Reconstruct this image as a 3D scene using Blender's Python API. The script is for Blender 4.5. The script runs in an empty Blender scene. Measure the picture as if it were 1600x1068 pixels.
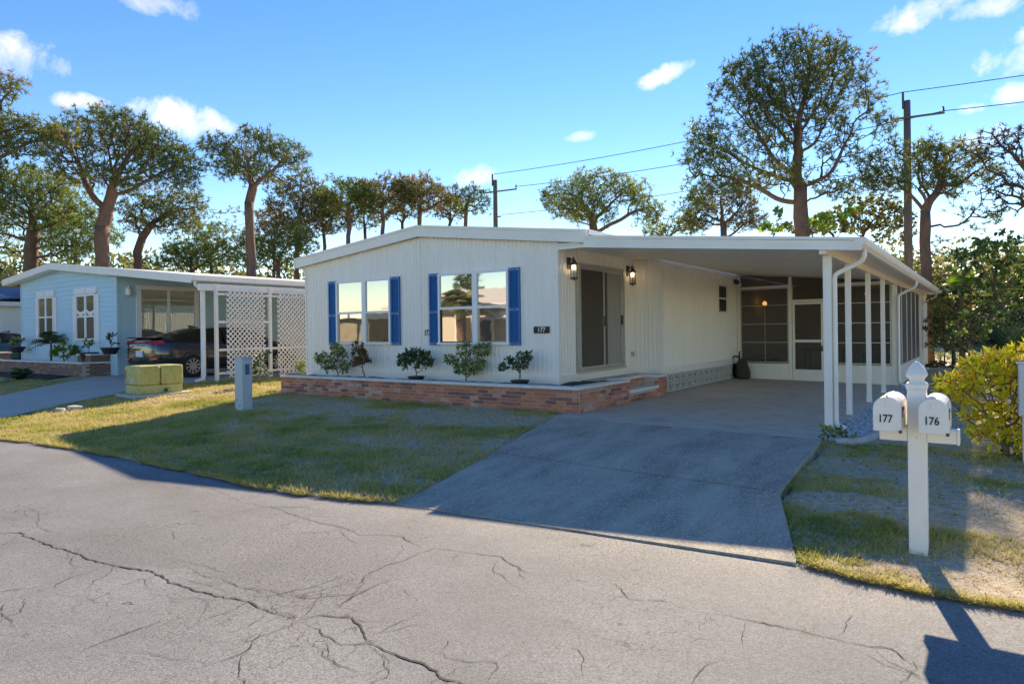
import bpy, math, random
import numpy as np
from mathutils import Vector

scene = bpy.context.scene
col = scene.collection
R = math.radians
rnd = random.Random(7)
rng = np.random.default_rng(11)

# ------------------------------------------------------------------ camera
EYE = np.array([0.0, 0.0, 1.65])
YAW, ROLL, FOC = R(35.0), 0.0127, 1067.0
cam_data = bpy.data.cameras.new('camera')
cam = bpy.data.objects.new('camera', cam_data)
col.objects.link(cam)
cam_data.sensor_fit = 'HORIZONTAL'
cam_data.sensor_width = 36.0
cam_data.lens = 36.0 * FOC / 1600.0
cam_data.shift_y = -17.5 / 1600.0
cam_data.clip_end = 3000.0
cam.location = EYE
from mathutils import Matrix
cam.rotation_mode = 'QUATERNION'
_m = Matrix.Rotation(YAW, 3, 'Z') @ Matrix.Rotation(R(90), 3, 'X') @ Matrix.Rotation(-ROLL, 3, 'Z')
cam.rotation_quaternion = _m.to_quaternion()
scene.camera = cam

# ------------------------------------------------------------------ sky, sun, exposure
SUN_DIR = Vector((-0.43, 1.70, 1.0)).normalized()
SUN_EL = math.asin(SUN_DIR.z)
SUN_AZ = math.atan2(SUN_DIR.x, SUN_DIR.y)
world = bpy.data.worlds.new('World')
scene.world = world
world.use_nodes = True
SKY_STRENGTH = 0.10
SUN_STRENGTH = 3.6
EXPOSURE = 1.48
sun_data = bpy.data.lights.new('sun', 'SUN')
sun_data.energy = SUN_STRENGTH
sun_data.angle = R(0.53)
sun_data.color = (1.0, 0.965, 0.915)
sun = bpy.data.objects.new('sun', sun_data)
col.objects.link(sun)
sun.rotation_mode = 'QUATERNION'
sun.rotation_quaternion = (-SUN_DIR).to_track_quat('-Z', 'Y')
scene.cycles.max_bounces = 7
scene.cycles.diffuse_bounces = 5
scene.cycles.glossy_bounces = 3
scene.cycles.transmission_bounces = 3
scene.cycles.transparent_max_bounces = 8
vs = scene.view_settings
vs.view_transform = 'Standard'
vs.look = 'None'
vs.gamma = 1.0
vs.exposure = EXPOSURE
vs.use_curve_mapping = False
vs.use_white_balance = True          # camera balanced for the open shade
vs.white_balance_temperature = 8750
vs.white_balance_tint = 10

fw = np.array([-math.sin(YAW), math.cos(YAW), 0.0])
rt = np.array([math.cos(YAW), math.sin(YAW), 0.0])


def ray(px, py):
    a, b = px - 800.0, 516.5 - py
    a0 = a * math.cos(ROLL) + b * math.sin(ROLL)
    b0 = -a * math.sin(ROLL) + b * math.cos(ROLL)
    return fw + rt * (a0 / FOC) + np.array([0, 0, b0 / FOC])


def at(px, py, t):
    return EYE + ray(px, py) * t


def atZ(px, py, z):
    d = ray(px, py)
    return EYE + d * ((z - EYE[2]) / d[2])


def atY(px, py, Y):
    d = ray(px, py)
    return EYE + d * (Y / d[1])


def build_world():
    nt = world.node_tree
    N, L = nt.nodes, nt.links
    N.clear()
    out = N.new('ShaderNodeOutputWorld')
    bg = N.new('ShaderNodeBackground')
    bg.inputs['Strength'].default_value = SKY_STRENGTH
    sky = N.new('ShaderNodeTexSky')
    sky.sky_type = 'NISHITA'
    sky.sun_disc = False
    sky.sun_elevation = SUN_EL
    sky.sun_rotation = SUN_AZ
    sky.altitude = 0
    sky.air_density = 1.0
    sky.dust_density = 0.0
    sky.ozone_density = 4.0
    tc = N.new('ShaderNodeTexCoord')
    D = tc.outputs['Generated']
    noise = N.new('ShaderNodeTexNoise')
    noise.inputs['Scale'].default_value = 26.0
    noise.inputs['Detail'].default_value = 7.0
    noise.inputs['Roughness'].default_value = 0.6
    noise.inputs['Distortion'].default_value = 0.35
    L.new(D, noise.inputs['Vector'])

    def math_node(op, a, b=None):
        n = N.new('ShaderNodeMath')
        n.operation = op
        for i, v in enumerate((a, b)):
            if v is None:
                continue
            if isinstance(v, (int, float)):
                n.inputs[i].default_value = v
            else:
                L.new(v, n.inputs[i])
        return n.outputs[0]

    def dot(vec):
        n = N.new('ShaderNodeVectorMath')
        n.operation = 'DOT_PRODUCT'
        L.new(D, n.inputs[0])
        n.inputs[1].default_value = vec
        return n.outputs['Value']
    nz = math_node('MULTIPLY', math_node('SUBTRACT', noise.outputs['Fac'], 0.5), 3.4)
    # small fair-weather clouds: direction, half width, half height (radians), tilt, density
    clouds = [((20, 86), .05, .030, .0, .9), ((120, 158), .036, .012, .05, .9), ((280, 186), .062, .028, -.12, 1.0),
              ((345, 194), .04, .014, -.15, .8), ((752, 277), .05, .020, .12, .9), ((1040, 116), .055, .014, .32, 1.0),
              ((1435, 22), .058, .022, .1, .85), ((1560, 6), .06, .014, .0, .7), ((1580, 148), .034, .016, .0, .9),
              ((1518, 170), .020, .009, .0, .8), ((1530, 220), .045, .018, .15, .7), ((260, 8), .07, .018, .0, .6),
              ((912, 213), .03, .008, .1, .5), ((1700, 60), .10, .04, .0, 1.0), ((-150, 150), .12, .04, .0, 1.0),
              ((2300, 200), .15, .05, .0, 1.0), ((-900, 260), .15, .05, .0, 1.0)]
    mask = None
    for (p, w, h, tilt, dens) in clouds:
        c = Vector(ray(*p)).normalized()
        r = c.cross(Vector((0, 0, 1))).normalized()
        u = r.cross(c).normalized()
        r2 = r * math.cos(tilt) + u * math.sin(tilt)
        u2 = u * math.cos(tilt) - r * math.sin(tilt)
        a = math_node('MULTIPLY', dot(r2), 1.0 / w)
        b = math_node('MULTIPLY', dot(u2), 1.0 / h)
        rr = math_node('ADD', math_node('MULTIPLY', a, a), math_node('MULTIPLY', b, b))
        m = math_node('SUBTRACT', 0.75, rr)
        m = math_node('ADD', m, nz)
        # fade fully outside the patch, and kill the mirror image behind
        m = math_node('MINIMUM', m, math_node('SUBTRACT', 2.1, rr))
        m = math_node('MINIMUM', m, math_node('MULTIPLY', dot(c), 4.0))
        m = math_node('MULTIPLY', m, dens * .75)
        n = N.new('ShaderNodeClamp')
        L.new(m, n.inputs['Value'])
        m = n.outputs[0]
        mask = m if mask is None else math_node('MAXIMUM', mask, m)
    hs = N.new('ShaderNodeHueSaturation')
    hs.inputs['Saturation'].default_value = 1.28
    hs.inputs['Hue'].default_value = 0.514
    hs.inputs['Value'].default_value = 1.0
    L.new(sky.outputs[0], hs.inputs['Color'])
    mix = N.new('ShaderNodeMix')
    mix.data_type = 'RGBA'
    L.new(math_node('MULTIPLY', mask, .9), mix.inputs['Factor'])
    L.new(hs.outputs[0], mix.inputs['A'])
    mix.inputs['B'].default_value = (5.2, 5.4, 5.9, 1)
    L.new(mix.outputs['Result'], bg.inputs['Color'])
    L.new(bg.outputs[0], out.inputs['Surface'])


build_world()

# ------------------------------------------------------------------ materials
MATS = {}


def mat(name, c, rough=.6, c2=None, scale=4.0, detail=4, amt=1.0, lo=.35, hi=.65, bump=0.0, bscale=60.0,
        metal=0.0, spec=.5, transl=0.0, stretch=None, speck=None, emit=None, coat=0.0):
    if name in MATS:
        return MATS[name]
    m = bpy.data.materials.new(name)
    m.use_nodes = True
    nt = m.node_tree
    N, L = nt.nodes, nt.links
    p = N['Principled BSDF']
    p.inputs['Base Color'].default_value = (*c, 1)
    p.inputs['Roughness'].default_value = rough
    p.inputs['Metallic'].default_value = metal
    p.inputs['Specular IOR Level'].default_value = spec
    if coat:
        p.inputs['Coat Weight'].default_value = coat
        p.inputs['Coat Roughness'].default_value = .04
    geo = N.new('ShaderNodeNewGeometry')
    vec = geo.outputs['Position']
    if stretch:
        mp = N.new('ShaderNodeMapping')
        mp.inputs['Scale'].default_value = stretch
        L.new(vec, mp.inputs['Vector'])
        vec = mp.outputs[0]
    colr = None
    if c2 is not None:
        n = N.new('ShaderNodeTexNoise')
        n.inputs['Scale'].default_value = scale
        n.inputs['Detail'].default_value = detail
        n.inputs['Roughness'].default_value = .65
        L.new(vec, n.inputs['Vector'])
        mr = N.new('ShaderNodeMapRange')
        mr.inputs['From Min'].default_value = lo
        mr.inputs['From Max'].default_value = hi
        mr.inputs['To Max'].default_value = amt
        L.new(n.outputs['Fac'], mr.inputs['Value'])
        mx = N.new('ShaderNodeMix')
        mx.data_type = 'RGBA'
        L.new(mr.outputs[0], mx.inputs['Factor'])
        mx.inputs['A'].default_value = (*c, 1)
        mx.inputs['B'].default_value = (*c2, 1)
        colr = mx.outputs['Result']
    if speck is not None:   # (colour, scale, amount)
        n = N.new('ShaderNodeTexNoise')
        n.inputs['Scale'].default_value = speck[1]
        n.inputs['Detail'].default_value = 2
        L.new(geo.outputs['Position'], n.inputs['Vector'])
        mr = N.new('ShaderNodeMapRange')
        mr.inputs['From Min'].default_value = .5
        mr.inputs['From Max'].default_value = .72
        mr.inputs['To Max'].default_value = speck[2]
        L.new(n.outputs['Fac'], mr.inputs['Value'])
        mx = N.new('ShaderNodeMix')
        mx.data_type = 'RGBA'
        L.new(mr.outputs[0], mx.inputs['Factor'])
        if colr is None:
            mx.inputs['A'].default_value = (*c, 1)
        else:
            L.new(colr, mx.inputs['A'])
        mx.inputs['B'].default_value = (*speck[0], 1)
        colr = mx.outputs['Result']
    if colr is not None:
        L.new(colr, p.inputs['Base Color'])
    if bump:
        n = N.new('ShaderNodeTexNoise')
        n.inputs['Scale'].default_value = bscale
        n.inputs['Detail'].default_value = 3
        L.new(vec, n.inputs['Vector'])
        b = N.new('ShaderNodeBump')
        b.inputs['Strength'].default_value = bump
        b.inputs['Distance'].default_value = .02
        L.new(n.outputs['Fac'], b.inputs['Height'])
        L.new(b.outputs[0], p.inputs['Normal'])
    if emit:
        p.inputs['Emission Color'].default_value = (*emit[0], 1)
        p.inputs['Emission Strength'].default_value = emit[1]
    if transl:
        t = N.new('ShaderNodeBsdfTranslucent')
        if colr is not None:
            L.new(colr, t.inputs['Color'])
        else:
            t.inputs['Color'].default_value = (*c, 1)
        ms = N.new('ShaderNodeMixShader')
        ms.inputs[0].default_value = transl
        L.new(p.outputs[0], ms.inputs[1])
        L.new(t.outputs[0], ms.inputs[2])
        L.new(ms.outputs[0], N['Material Output'].inputs['Surface'])
    MATS[name] = m
    return m


def leaf_mat(name, ramp, rough=.5, transl=.45, spec=.3):
    """foliage: colour from the per-leaf 'tint' attribute through a ramp, partly translucent"""
    if name in MATS:
        return MATS[name]
    m = bpy.data.materials.new(name)
    m.use_nodes = True
    N, L = m.node_tree.nodes, m.node_tree.links
    p = N['Principled BSDF']
    p.inputs['Roughness'].default_value = rough
    p.inputs['Specular IOR Level'].default_value = spec
    a = N.new('ShaderNodeAttribute')
    a.attribute_name = 'tint'
    r = N.new('ShaderNodeValToRGB')
    el = r.color_ramp.elements
    while len(el) < len(ramp):
        el.new(.5)
    for e, (pos, c) in zip(el, ramp):
        e.position = pos
        e.color = (*c, 1)
    L.new(a.outputs['Fac'], r.inputs[0])
    L.new(r.outputs[0], p.inputs['Base Color'])
    t = N.new('ShaderNodeBsdfTranslucent')
    L.new(r.outputs[0], t.inputs['Color'])
    ms = N.new('ShaderNodeMixShader')
    ms.inputs[0].default_value = transl
    L.new(p.outputs[0], ms.inputs[1])
    L.new(t.outputs[0], ms.inputs[2])
    L.new(ms.outputs[0], N['Material Output'].inputs['Surface'])
    MATS[name] = m
    return m


def mirror_mat(name, base, refl, tint=(1, 1, 1), rough=.02):
    """window glass with a reflective film"""
    m = bpy.data.materials.new(name)
    m.use_nodes = True
    N, L = m.node_tree.nodes, m.node_tree.links
    p = N['Principled BSDF']
    p.inputs['Base Color'].default_value = (*base, 1)
    p.inputs['Roughness'].default_value = .3
    g = N.new('ShaderNodeBsdfGlossy')
    g.inputs['Color'].default_value = (*tint, 1)
    g.inputs['Roughness'].default_value = rough
    geo = N.new('ShaderNodeNewGeometry')
    n = N.new('ShaderNodeTexNoise')
    n.inputs['Scale'].default_value = 1.3
    L.new(geo.outputs['Position'], n.inputs['Vector'])
    b = N.new('ShaderNodeBump')
    b.inputs['Strength'].default_value = .06
    b.inputs['Distance'].default_value = .03
    L.new(n.outputs['Fac'], b.inputs['Height'])
    L.new(b.outputs[0], g.inputs['Normal'])
    ms = N.new('ShaderNodeMixShader')
    ms.inputs[0].default_value = refl
    L.new(p.outputs[0], ms.inputs[1])
    L.new(g.outputs[0], ms.inputs[2])
    L.new(ms.outputs[0], N['Material Output'].inputs['Surface'])
    MATS[name] = m
    return m


def screen_mat(name, c, clear):
    m = bpy.data.materials.new(name)
    m.use_nodes = True
    N, L = m.node_tree.nodes, m.node_tree.links
    p = N['Principled BSDF']
    p.inputs['Base Color'].default_value = (*c, 1)
    p.inputs['Roughness'].default_value = .45
    t = N.new('ShaderNodeBsdfTransparent')
    ms = N.new('ShaderNodeMixShader')
    ms.inputs[0].default_value = clear
    L.new(p.outputs[0], ms.inputs[1])
    L.new(t.outputs[0], ms.inputs[2])
    L.new(ms.outputs[0], N['Material Output'].inputs['Surface'])
    MATS[name] = m
    return m


WHITE = mat('white_siding', (.91, .84, .73), .45, (.80, .72, .61), 2.6, 6, .55, stretch=(2.5, 2.5, .16), lo=.42, hi=.75)
TRIM = mat('white_trim', (.91, .85, .75), .4, (.78, .71, .61), 3, 4, .45)
ROOFW = mat('white_roof', (.86, .86, .85), .4, (.72, .71, .68), 1.5, 4, .5)
CEIL = mat('carport_ceiling', (.90, .81, .69), .45, (.83, .74, .62), 2, 4, .5)
BLUE = mat('blue_shutter', (.004, .125, .33), .38, (.007, .15, .38), 6, 3, .6)
FRAME = mat('window_frame', (.82, .81, .79), .35)
ALU = mat('door_aluminium', (.50, .47, .42), .35, (.40, .37, .32), 8, 4, .6, metal=.5)
GLASS = mirror_mat('film_glass', (.05, .045, .036), .66, (.92, .88, .82))
GLASSD = mirror_mat('film_glass_dark', (.035, .03, .022), .48, (.92, .87, .78))
GLASSN = mirror_mat('neighbour_glass', (.05, .055, .045), .30, (.9, .95, .9))
GLASSG = mirror_mat('neighbour_door_glass', (.20, .22, .16), .35, (.85, .95, .85))
DARKSCREEN = mat('dark_screen', (.045, .036, .028), .35, (.06, .048, .036), 3, 3, .8)
CURTAIN = mat('taupe_curtain', (.36, .32, .28), .8, (.30, .27, .23), 3, 3, .7, stretch=(1, 8, .3))
SCREEN = screen_mat('porch_screen', (.075, .064, .05), .55)
SCREENS = screen_mat('porch_side_screen', (.085, .073, .058), .36)
BRICKS = [mat('brick_%s' % n, a, .85, b, 30, 4, .8, bump=.35, bscale=120) for n, a, b in [
    ('red', (0.563, 0.194, 0.112), (0.427, 0.150, 0.098)), ('orange', (0.614, 0.255, 0.128), (0.546, 0.180, 0.106)),
    ('pink', (0.614, 0.299, 0.218), (0.513, 0.210, 0.150)), ('brown', (0.341, 0.150, 0.106), (0.222, 0.105, 0.083)),
    ('dark', (0.170, 0.097, 0.083), (0.292, 0.133, 0.106)), ('worn', (0.614, 0.404, 0.316), (0.513, 0.239, 0.180))]]
MORTAR = mat('mortar', (.56, .46, .37), .9, (.46, .36, .28), 20, 4, .8, bump=.3)
CAP = mat('cap_tile', (.74, .71, .66), .7, (.58, .54, .47), 9, 5, .6, bump=.15)
CONC = mat('slab_concrete', (.52, .445, .345), .8, (.60, .52, .41), 1.1, 6, .9, bump=.25, bscale=90, speck=((.36, .32, .26), 3.2, .6))
SOIL = mat('soil', (.06, .045, .032), .95, (.11, .085, .06), 14, 5, .9, bump=.8, bscale=40)
BLACKM = mat('black_metal', (.055, .048, .04), .45, (.09, .08, .065), 20, 3, .6)
BLACKP = mat('black_plastic', (.025, .023, .022), .55, (.045, .04, .036), 12, 3, .6)
INK = mat('black_numeral', (.012, .012, .012), .5)
WINK = mat('white_numeral', (.8, .8, .78), .5)
BULB = mat('lit_bulb', (1, .9, .75), .5, emit=((1, .86, .66), 6.0))
AMBER = mat('amber_bulb', (1, .6, .25), .5, emit=((1, .50, .16), 1.1))
LANTG = screen_mat('lantern_glass', (.7, .7, .68), .75)
VINYL = mat('white_vinyl', (.90, .835, .74), .35, (.81, .74, .64), 5, 4, .5)
MBOX = mat('mailbox_paint', (.89, .825, .73), .3, (.80, .73, .63), 9, 4, .4)
RUST = mat('rusty_flag', (.22, .15, .11), .7, (.10, .07, .055), 40, 3, .8)
CURB = mat('curb_concrete', (.50, .48, .44), .85, (.36, .34, .30), 7, 5, .8, bump=.3)
GRAVEL = mat('white_gravel', (.62, .62, .62), .8, (.40, .40, .41), 25, 3, .9)
GREENBOX = mat('transformer_green', (.46, .43, .125), .55, (.56, .52, .20), 2.5, 5, .9, speck=((.30, .25, .09), 14, .6))
PEDBLUE = mat('pedestal_blue', (.40, .49, .52), .5, (.46, .54, .56), 5, 4, .7)
SIDING = mat('aqua_siding', (.46, .70, .78), .5, (.41, .64, .72), 2.5, 4, .6)
WOODP = mat('utility_pole_wood', (.17, .14, .11), .9, (.11, .09, .07), 4, 5, .8, stretch=(3, 3, .3), bump=.3)
WIRE = mat('power_wire', (.05, .05, .055), .5)
BARK = mat('pine_bark', (.20, .105, .062), .9, (.10, .065, .05), 7, 6, .9, stretch=(1, 1, .45), bump=.9, bscale=9)
TWIG = mat('grey_brown_twig', (.12, .085, .06), .9, (.07, .05, .04), 9, 4, .8)
STEM = mat('plant_stem', (.16, .12, .07), .8, (.22, .17, .10), 20, 3, .8)
PINE = leaf_mat('pine_needles', [(0, (.065, .105, .028)), (.45, (.125, .17, .04)), (.78, (.24, .25, .055)), (.92, (.32, .22, .07)), (1, (.32, .17, .07))])
PINEB = leaf_mat('pine_needles_brownish', [(0, (0.072, 0.084, 0.029)), (.35, (0.145, 0.145, 0.043)), (.65, (0.261, 0.203, 0.061)), (.85, (0.334, 0.189, 0.072)), (1, (0.319, 0.160, 0.072))])
PINEG = leaf_mat('pine_needles_green', [(0, (0.085, 0.139, 0.031)), (.45, (0.186, 0.256, 0.050)), (.8, (0.341, 0.357, 0.070)), (1, (0.357, 0.248, 0.078))])
PINED = leaf_mat('pine_needles_dry', [(0, (0.030, 0.030, 0.018)), (.5, (0.075, 0.068, 0.033)), (1, (0.150, 0.098, 0.053))], transl=.2)
BROAD = leaf_mat('broad_leaves', [(0, (0.038, 0.077, 0.023)), (.5, (0.115, 0.192, 0.042)), (.85, (0.307, 0.384, 0.077)), (1, (0.499, 0.538, 0.115))], transl=.4)
BROADO = leaf_mat('olive_leaves', [(0, (0.066, 0.079, 0.026)), (.5, (0.188, 0.198, 0.056)), (.85, (0.338, 0.300, 0.094)), (1, (0.450, 0.338, 0.150))], transl=.4)
LIME = leaf_mat('lime_leaves', [(0, (.08, .16, .02)), (.5, (.17, .29, .03)), (1, (.32, .40, .06))], transl=.45)
DARKL = leaf_mat('dark_leaves', [(0, (0.032, 0.060, 0.027)), (.6, (0.082, 0.136, 0.054)), (1, (0.204, 0.272, 0.109))], transl=.25)
GLOSSL = leaf_mat('glossy_leaves', [(0, (0.037, 0.066, 0.027)), (.6, (0.085, 0.140, 0.048)), (1, (0.225, 0.281, 0.112))], rough=.3, transl=.2, spec=.5)
VARIEG = leaf_mat('variegated_leaves', [(0, (0.060, 0.120, 0.024)), (.45, (0.168, 0.240, 0.048)), (.7, (0.432, 0.456, 0.156)), (1, (0.600, 0.576, 0.288))], transl=.3)
CROTON = leaf_mat('croton_leaves', [(0, (.22, .28, .03)), (.18, (.55, .56, .04)), (.45, (.84, .74, .04)), (.9, (.88, .78, .07)), (1, (.80, .50, .05))], rough=.35, transl=.6, spec=.5)
RUSTL = leaf_mat('bronze_leaves', [(0, (.06, .05, .02)), (.5, (.20, .11, .03)), (1, (.34, .18, .06))], transl=.3)
GRASSM = leaf_mat('grass_blades', [(0, (.225, .25, .055)), (.38, (.43, .41, .095)), (.68, (.60, .48, .19)), (1, (.63, .50, .29))], rough=.6, transl=.4, spec=.2)
CARP = mat('black_car_paint', (.012, .013, .017), .18, coat=1.0, spec=.6)
CARG = mat('car_glass', (.012, .012, .012), .06, spec=.8)
TYRE = mat('tyre_rubber', (.02, .02, .02), .85)
RIM = mat('alloy_rim', (.42, .42, .43), .3, metal=.85)
REDL = mat('red_tail_light', (.50, .02, .015), .18, coat=.8)
PLATE = mat('licence_plate', (.72, .74, .74), .5, (.45, .52, .55), 60, 2, .8)

# ------------------------------------------------------------------ object helpers


def rootloc(o):
    v = Vector((0, 0, 0))
    while o is not None:
        v += o.location
        o = o.parent
    return v


def link(name, me, m, parent=None, kind=None):
    o = bpy.data.objects.new(name, me)
    col.objects.link(o)
    if m is not None and len(me.materials) == 0:
        me.materials.append(m)
    o.parent = parent
    if kind:
        o['kind'] = kind
    return o


def tag(o, label, cat, group=None):
    o['label'] = label
    o['category'] = cat
    if group:
        o['group'] = group
    return o


def thing(name, loc, label, cat, group=None):
    o = bpy.data.objects.new(name, None)
    o.empty_display_size = .2
    col.objects.link(o)
    o.location = Vector([float(v) for v in loc])
    return tag(o, label, cat, group)


def np_mesh(name, V, Fc, m, parent=None, tint=None, smooth=False, kind=None):
    V = np.asarray(V, dtype=np.float64)
    if parent is not None:
        V = V - np.array(rootloc(parent))
    Fc = np.asarray(Fc, dtype=np.int32)
    me = bpy.data.meshes.new(name)
    nf, k = Fc.shape
    me.vertices.add(len(V))
    me.vertices.foreach_set('co', V.astype(np.float32).ravel())
    me.loops.add(nf * k)
    me.loops.foreach_set('vertex_index', Fc.ravel())
    me.polygons.add(nf)
    me.polygons.foreach_set('loop_start', np.arange(0, nf * k, k, dtype=np.int32))
    me.update(calc_edges=True)
    if tint is not None:
        a = me.attributes.new('tint', 'FLOAT', 'POINT')
        a.data.foreach_set('value', np.asarray(tint, dtype=np.float32))
    if smooth:
        me.polygons.foreach_set('use_smooth', np.ones(nf, dtype=bool))
    return link(name, me, m, parent, kind)


class MB:
    def __init__(s):
        s.v, s.f = [], []

    def add(s, vs_, fs_):
        n = len(s.v)
        s.v += [tuple(float(c) for c in p) for p in vs_]
        s.f += [tuple(i + n for i in f) for f in fs_]
        return s

    def box(s, x0, x1, y0, y1, z0, z1):
        x0, x1 = min(x0, x1), max(x0, x1)
        y0, y1 = min(y0, y1), max(y0, y1)
        z0, z1 = min(z0, z1), max(z0, z1)
        return s.add([(x0, y0, z0), (x1, y0, z0), (x1, y1, z0), (x0, y1, z0), (x0, y0, z1), (x1, y0, z1), (x1, y1, z1), (x0, y1, z1)],
                     [(3, 2, 1, 0), (4, 5, 6, 7), (0, 1, 5, 4), (1, 2, 6, 5), (2, 3, 7, 6), (3, 0, 4, 7)])

    def bar(s, a, b, w, h, up=(0, 0, 1)):
        a, b = Vector([float(c) for c in a]), Vector([float(c) for c in b])
        d = (b - a).normalized()
        u = Vector(up)
        if abs(d.dot(u)) > .98:
            u = Vector((0, 1, 0))
        r = d.cross(u).normalized() * (w / 2)
        u = r.cross(d).normalized() * (h / 2)
        P = []
        for c in (a, b):
            P += [c - r - u, c + r - u, c + r + u, c - r + u]
        return s.add(P, [(0, 1, 2, 3), (7, 6, 5, 4), (0, 4, 5, 1), (1, 5, 6, 2), (2, 6, 7, 3), (3, 7, 4, 0)])

    def prism(s, poly, a, b):
        """poly: list of 3D points; extruded from offset a to b (vectors)"""
        n = len(poly)
        a, b = Vector(a), Vector(b)
        P = [Vector(p) + a for p in poly] + [Vector(p) + b for p in poly]
        F = [tuple(range(n))[::-1], tuple(range(n, 2 * n))]
        for i in range(n):
            j = (i + 1) % n
            F.append((i, j, n + j, n + i))
        return s.add(P, F)

    def tube(s, pts, rad, n=8, caps=True):
        pts = [Vector([float(c) for c in p]) for p in pts]
        rads = rad if isinstance(rad, (list, tuple)) else [rad] * len(pts)
        rings = []
        prev = None
        for i, p in enumerate(pts):
            d = (pts[min(i + 1, len(pts) - 1)] - pts[max(i - 1, 0)]).normalized()
            if prev is None:
                u = Vector((0, 0, 1)) if abs(d.z) < .9 else Vector((1, 0, 0))
            else:
                u = prev
            r = d.cross(u).normalized()
            u = r.cross(d).normalized()
            prev = u
            rings.append([p + (r * math.cos(2 * math.pi * k / n) + u * math.sin(2 * math.pi * k / n)) * rads[i] for k in range(n)])
        V, Fc = [], []
        for rg in rings:
            V += rg
        for i in range(len(rings) - 1):
            for k in range(n):
                k2 = (k + 1) % n
                Fc.append((i * n + k, i * n + k2, (i + 1) * n + k2, (i + 1) * n + k))
        if caps:
            Fc.append(tuple(range(n))[::-1])
            Fc.append(tuple((len(rings) - 1) * n + k for k in range(n)))
        return s.add(V, Fc)

    def lathe(s, c, prof, n=16):
        V, Fc = [], []
        for (r, z) in prof:
            for k in range(n):
                a = 2 * math.pi * k / n
                V.append((c[0] + r * math.cos(a), c[1] + r * math.sin(a), c[2] + z))
        for i in range(len(prof) - 1):
            for k in range(n):
                k2 = (k + 1) % n
                Fc.append((i * n + k, i * n + k2, (i + 1) * n + k2, (i + 1) * n + k))
        Fc.append(tuple(range(n))[::-1])
        Fc.append(tuple((len(prof) - 1) * n + k for k in range(n)))
        return s.add(V, Fc)

    def build(s, name, m, parent=None, kind=None, bevel=0.0, smooth=False):
        off = rootloc(parent) if parent is not None else Vector((0, 0, 0))
        me = bpy.data.meshes.new(name)
        me.from_pydata([(p[0] - off.x, p[1] - off.y, p[2] - off.z) for p in s.v], [], s.f)
        me.update()
        o = link(name, me, m, parent, kind)
        if bevel:
            b = o.modifiers.new('bevel', 'BEVEL')
            b.width = bevel
            b.segments = 2
            b.limit_method = 'ANGLE'
        if smooth:
            for p in me.polygons:
                p.use_smooth = True
        return o


def text(name, s, size, m, parent, loc, face='front', depth=.003, align='CENTER', sx=1.0):
    """lettering as a mesh; face 'front' reads from -Y, 'right' reads from +X"""
    cu = bpy.data.curves.new(name, 'FONT')
    cu.body = s
    cu.size = size
    cu.extrude = depth
    cu.offset = size * .018
    cu.align_x = align
    cu.align_y = 'CENTER'
    tmp = bpy.data.objects.new('tmp', cu)
    me = bpy.data.meshes.new_from_object(tmp)
    bpy.data.objects.remove(tmp)
    off = rootloc(parent) if parent is not None else Vector((0, 0, 0))
    for v in me.vertices:
        x, y, z = v.co
        x *= sx
        if face == 'front':
            p = Vector((x, -z, y))
        else:
            p = Vector((z, x, y))
        v.co = p + Vector(loc) - off
    me.name = name
    me.materials.clear()
    return link(name, me, m, parent)


# ------------------------------------------------------------------ value noise
_tab = np.random.default_rng(5).random((256, 256))


def vnoise(x, y):
    x, y = np.asarray(x, float), np.asarray(y, float)
    xi, yi = np.floor(x).astype(int), np.floor(y).astype(int)
    fx, fy = x - xi, y - yi
    fx, fy = fx * fx * (3 - 2 * fx), fy * fy * (3 - 2 * fy)
    g = lambda a, b: _tab[a & 255, b & 255]
    return (g(xi, yi) * (1 - fx) + g(xi + 1, yi) * fx) * (1 - fy) + (g(xi, yi + 1) * (1 - fx) + g(xi + 1, yi + 1) * fx) * fy


def fbm(x, y, o=4):
    s, a, t = 0, .5, 0
    for i in range(o):
        s = s + a * vnoise(np.asarray(x) * 2 ** i + 17 * i, np.asarray(y) * 2 ** i + 31 * i)
        t += a
        a *= .55
    return s / t


def inpoly(x, y, poly):
    x, y = np.asarray(x, float), np.asarray(y, float)
    r = np.zeros(np.broadcast(x, y).shape, bool)
    n = len(poly)
    for i in range(n):
        x0, y0 = poly[i]
        x1, y1 = poly[(i + 1) % n]
        c = ((y0 > y) != (y1 > y)) & (x < (x1 - x0) * (y - y0) / (y1 - y0 + 1e-12) + x0)
        r ^= c
    return r


# ------------------------------------------------------------------ terrain
EDGE_X = [-120, -30, -13.1, -11.7, -10.3, -7.8, -6.4, -5.7, -5.1, -4.7, -3.2, -1.1, -.76, -.33, .14, 4, 60]
EDGE_Y = [4.1, 4.2, 4.29, 4.43, 4.5, 4.47, 4.40, 4.47, 4.60, 4.75, 4.86, 5.04, 4.94, 4.87, 4.9, 4.9, 4.9]
RAMP_L = [(9.33, -5.70), (6.85, -5.08), (4.75, -4.70)]
RAMP_R = [(9.33, -1.76), (6.60, -1.62), (5.02, -1.12)]
ramp_poly = [(-4.70, 4.5), (-1.12, 4.6), (-1.12, 5.02), (-1.62, 6.6), (-1.76, 9.33), (-1.83, 9.4), (-1.83, 19.5), (-5.75, 19.5), (-5.75, 9.9), (-5.70, 9.33), (-5.08, 6.85), (-4.70, 4.75)]
drive2_poly = [(-21.3, 20), (-21.3, 9.4), (-21.0, 8.9), (-19.75, 6.4), (-19.2, 4.0), (-15.3, 4.0), (-15.75, 5.4), (-16.25, 6.4), (-16.6, 8.0), (-16.75, 20)]


def edge_y(x):
    return np.interp(x, EDGE_X, EDGE_Y) + .05 * (fbm(np.asarray(x) * 1.7, 3.3) - .5) + .04 * (vnoise(np.asarray(x) * 9, 1.1) - .5)


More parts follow.
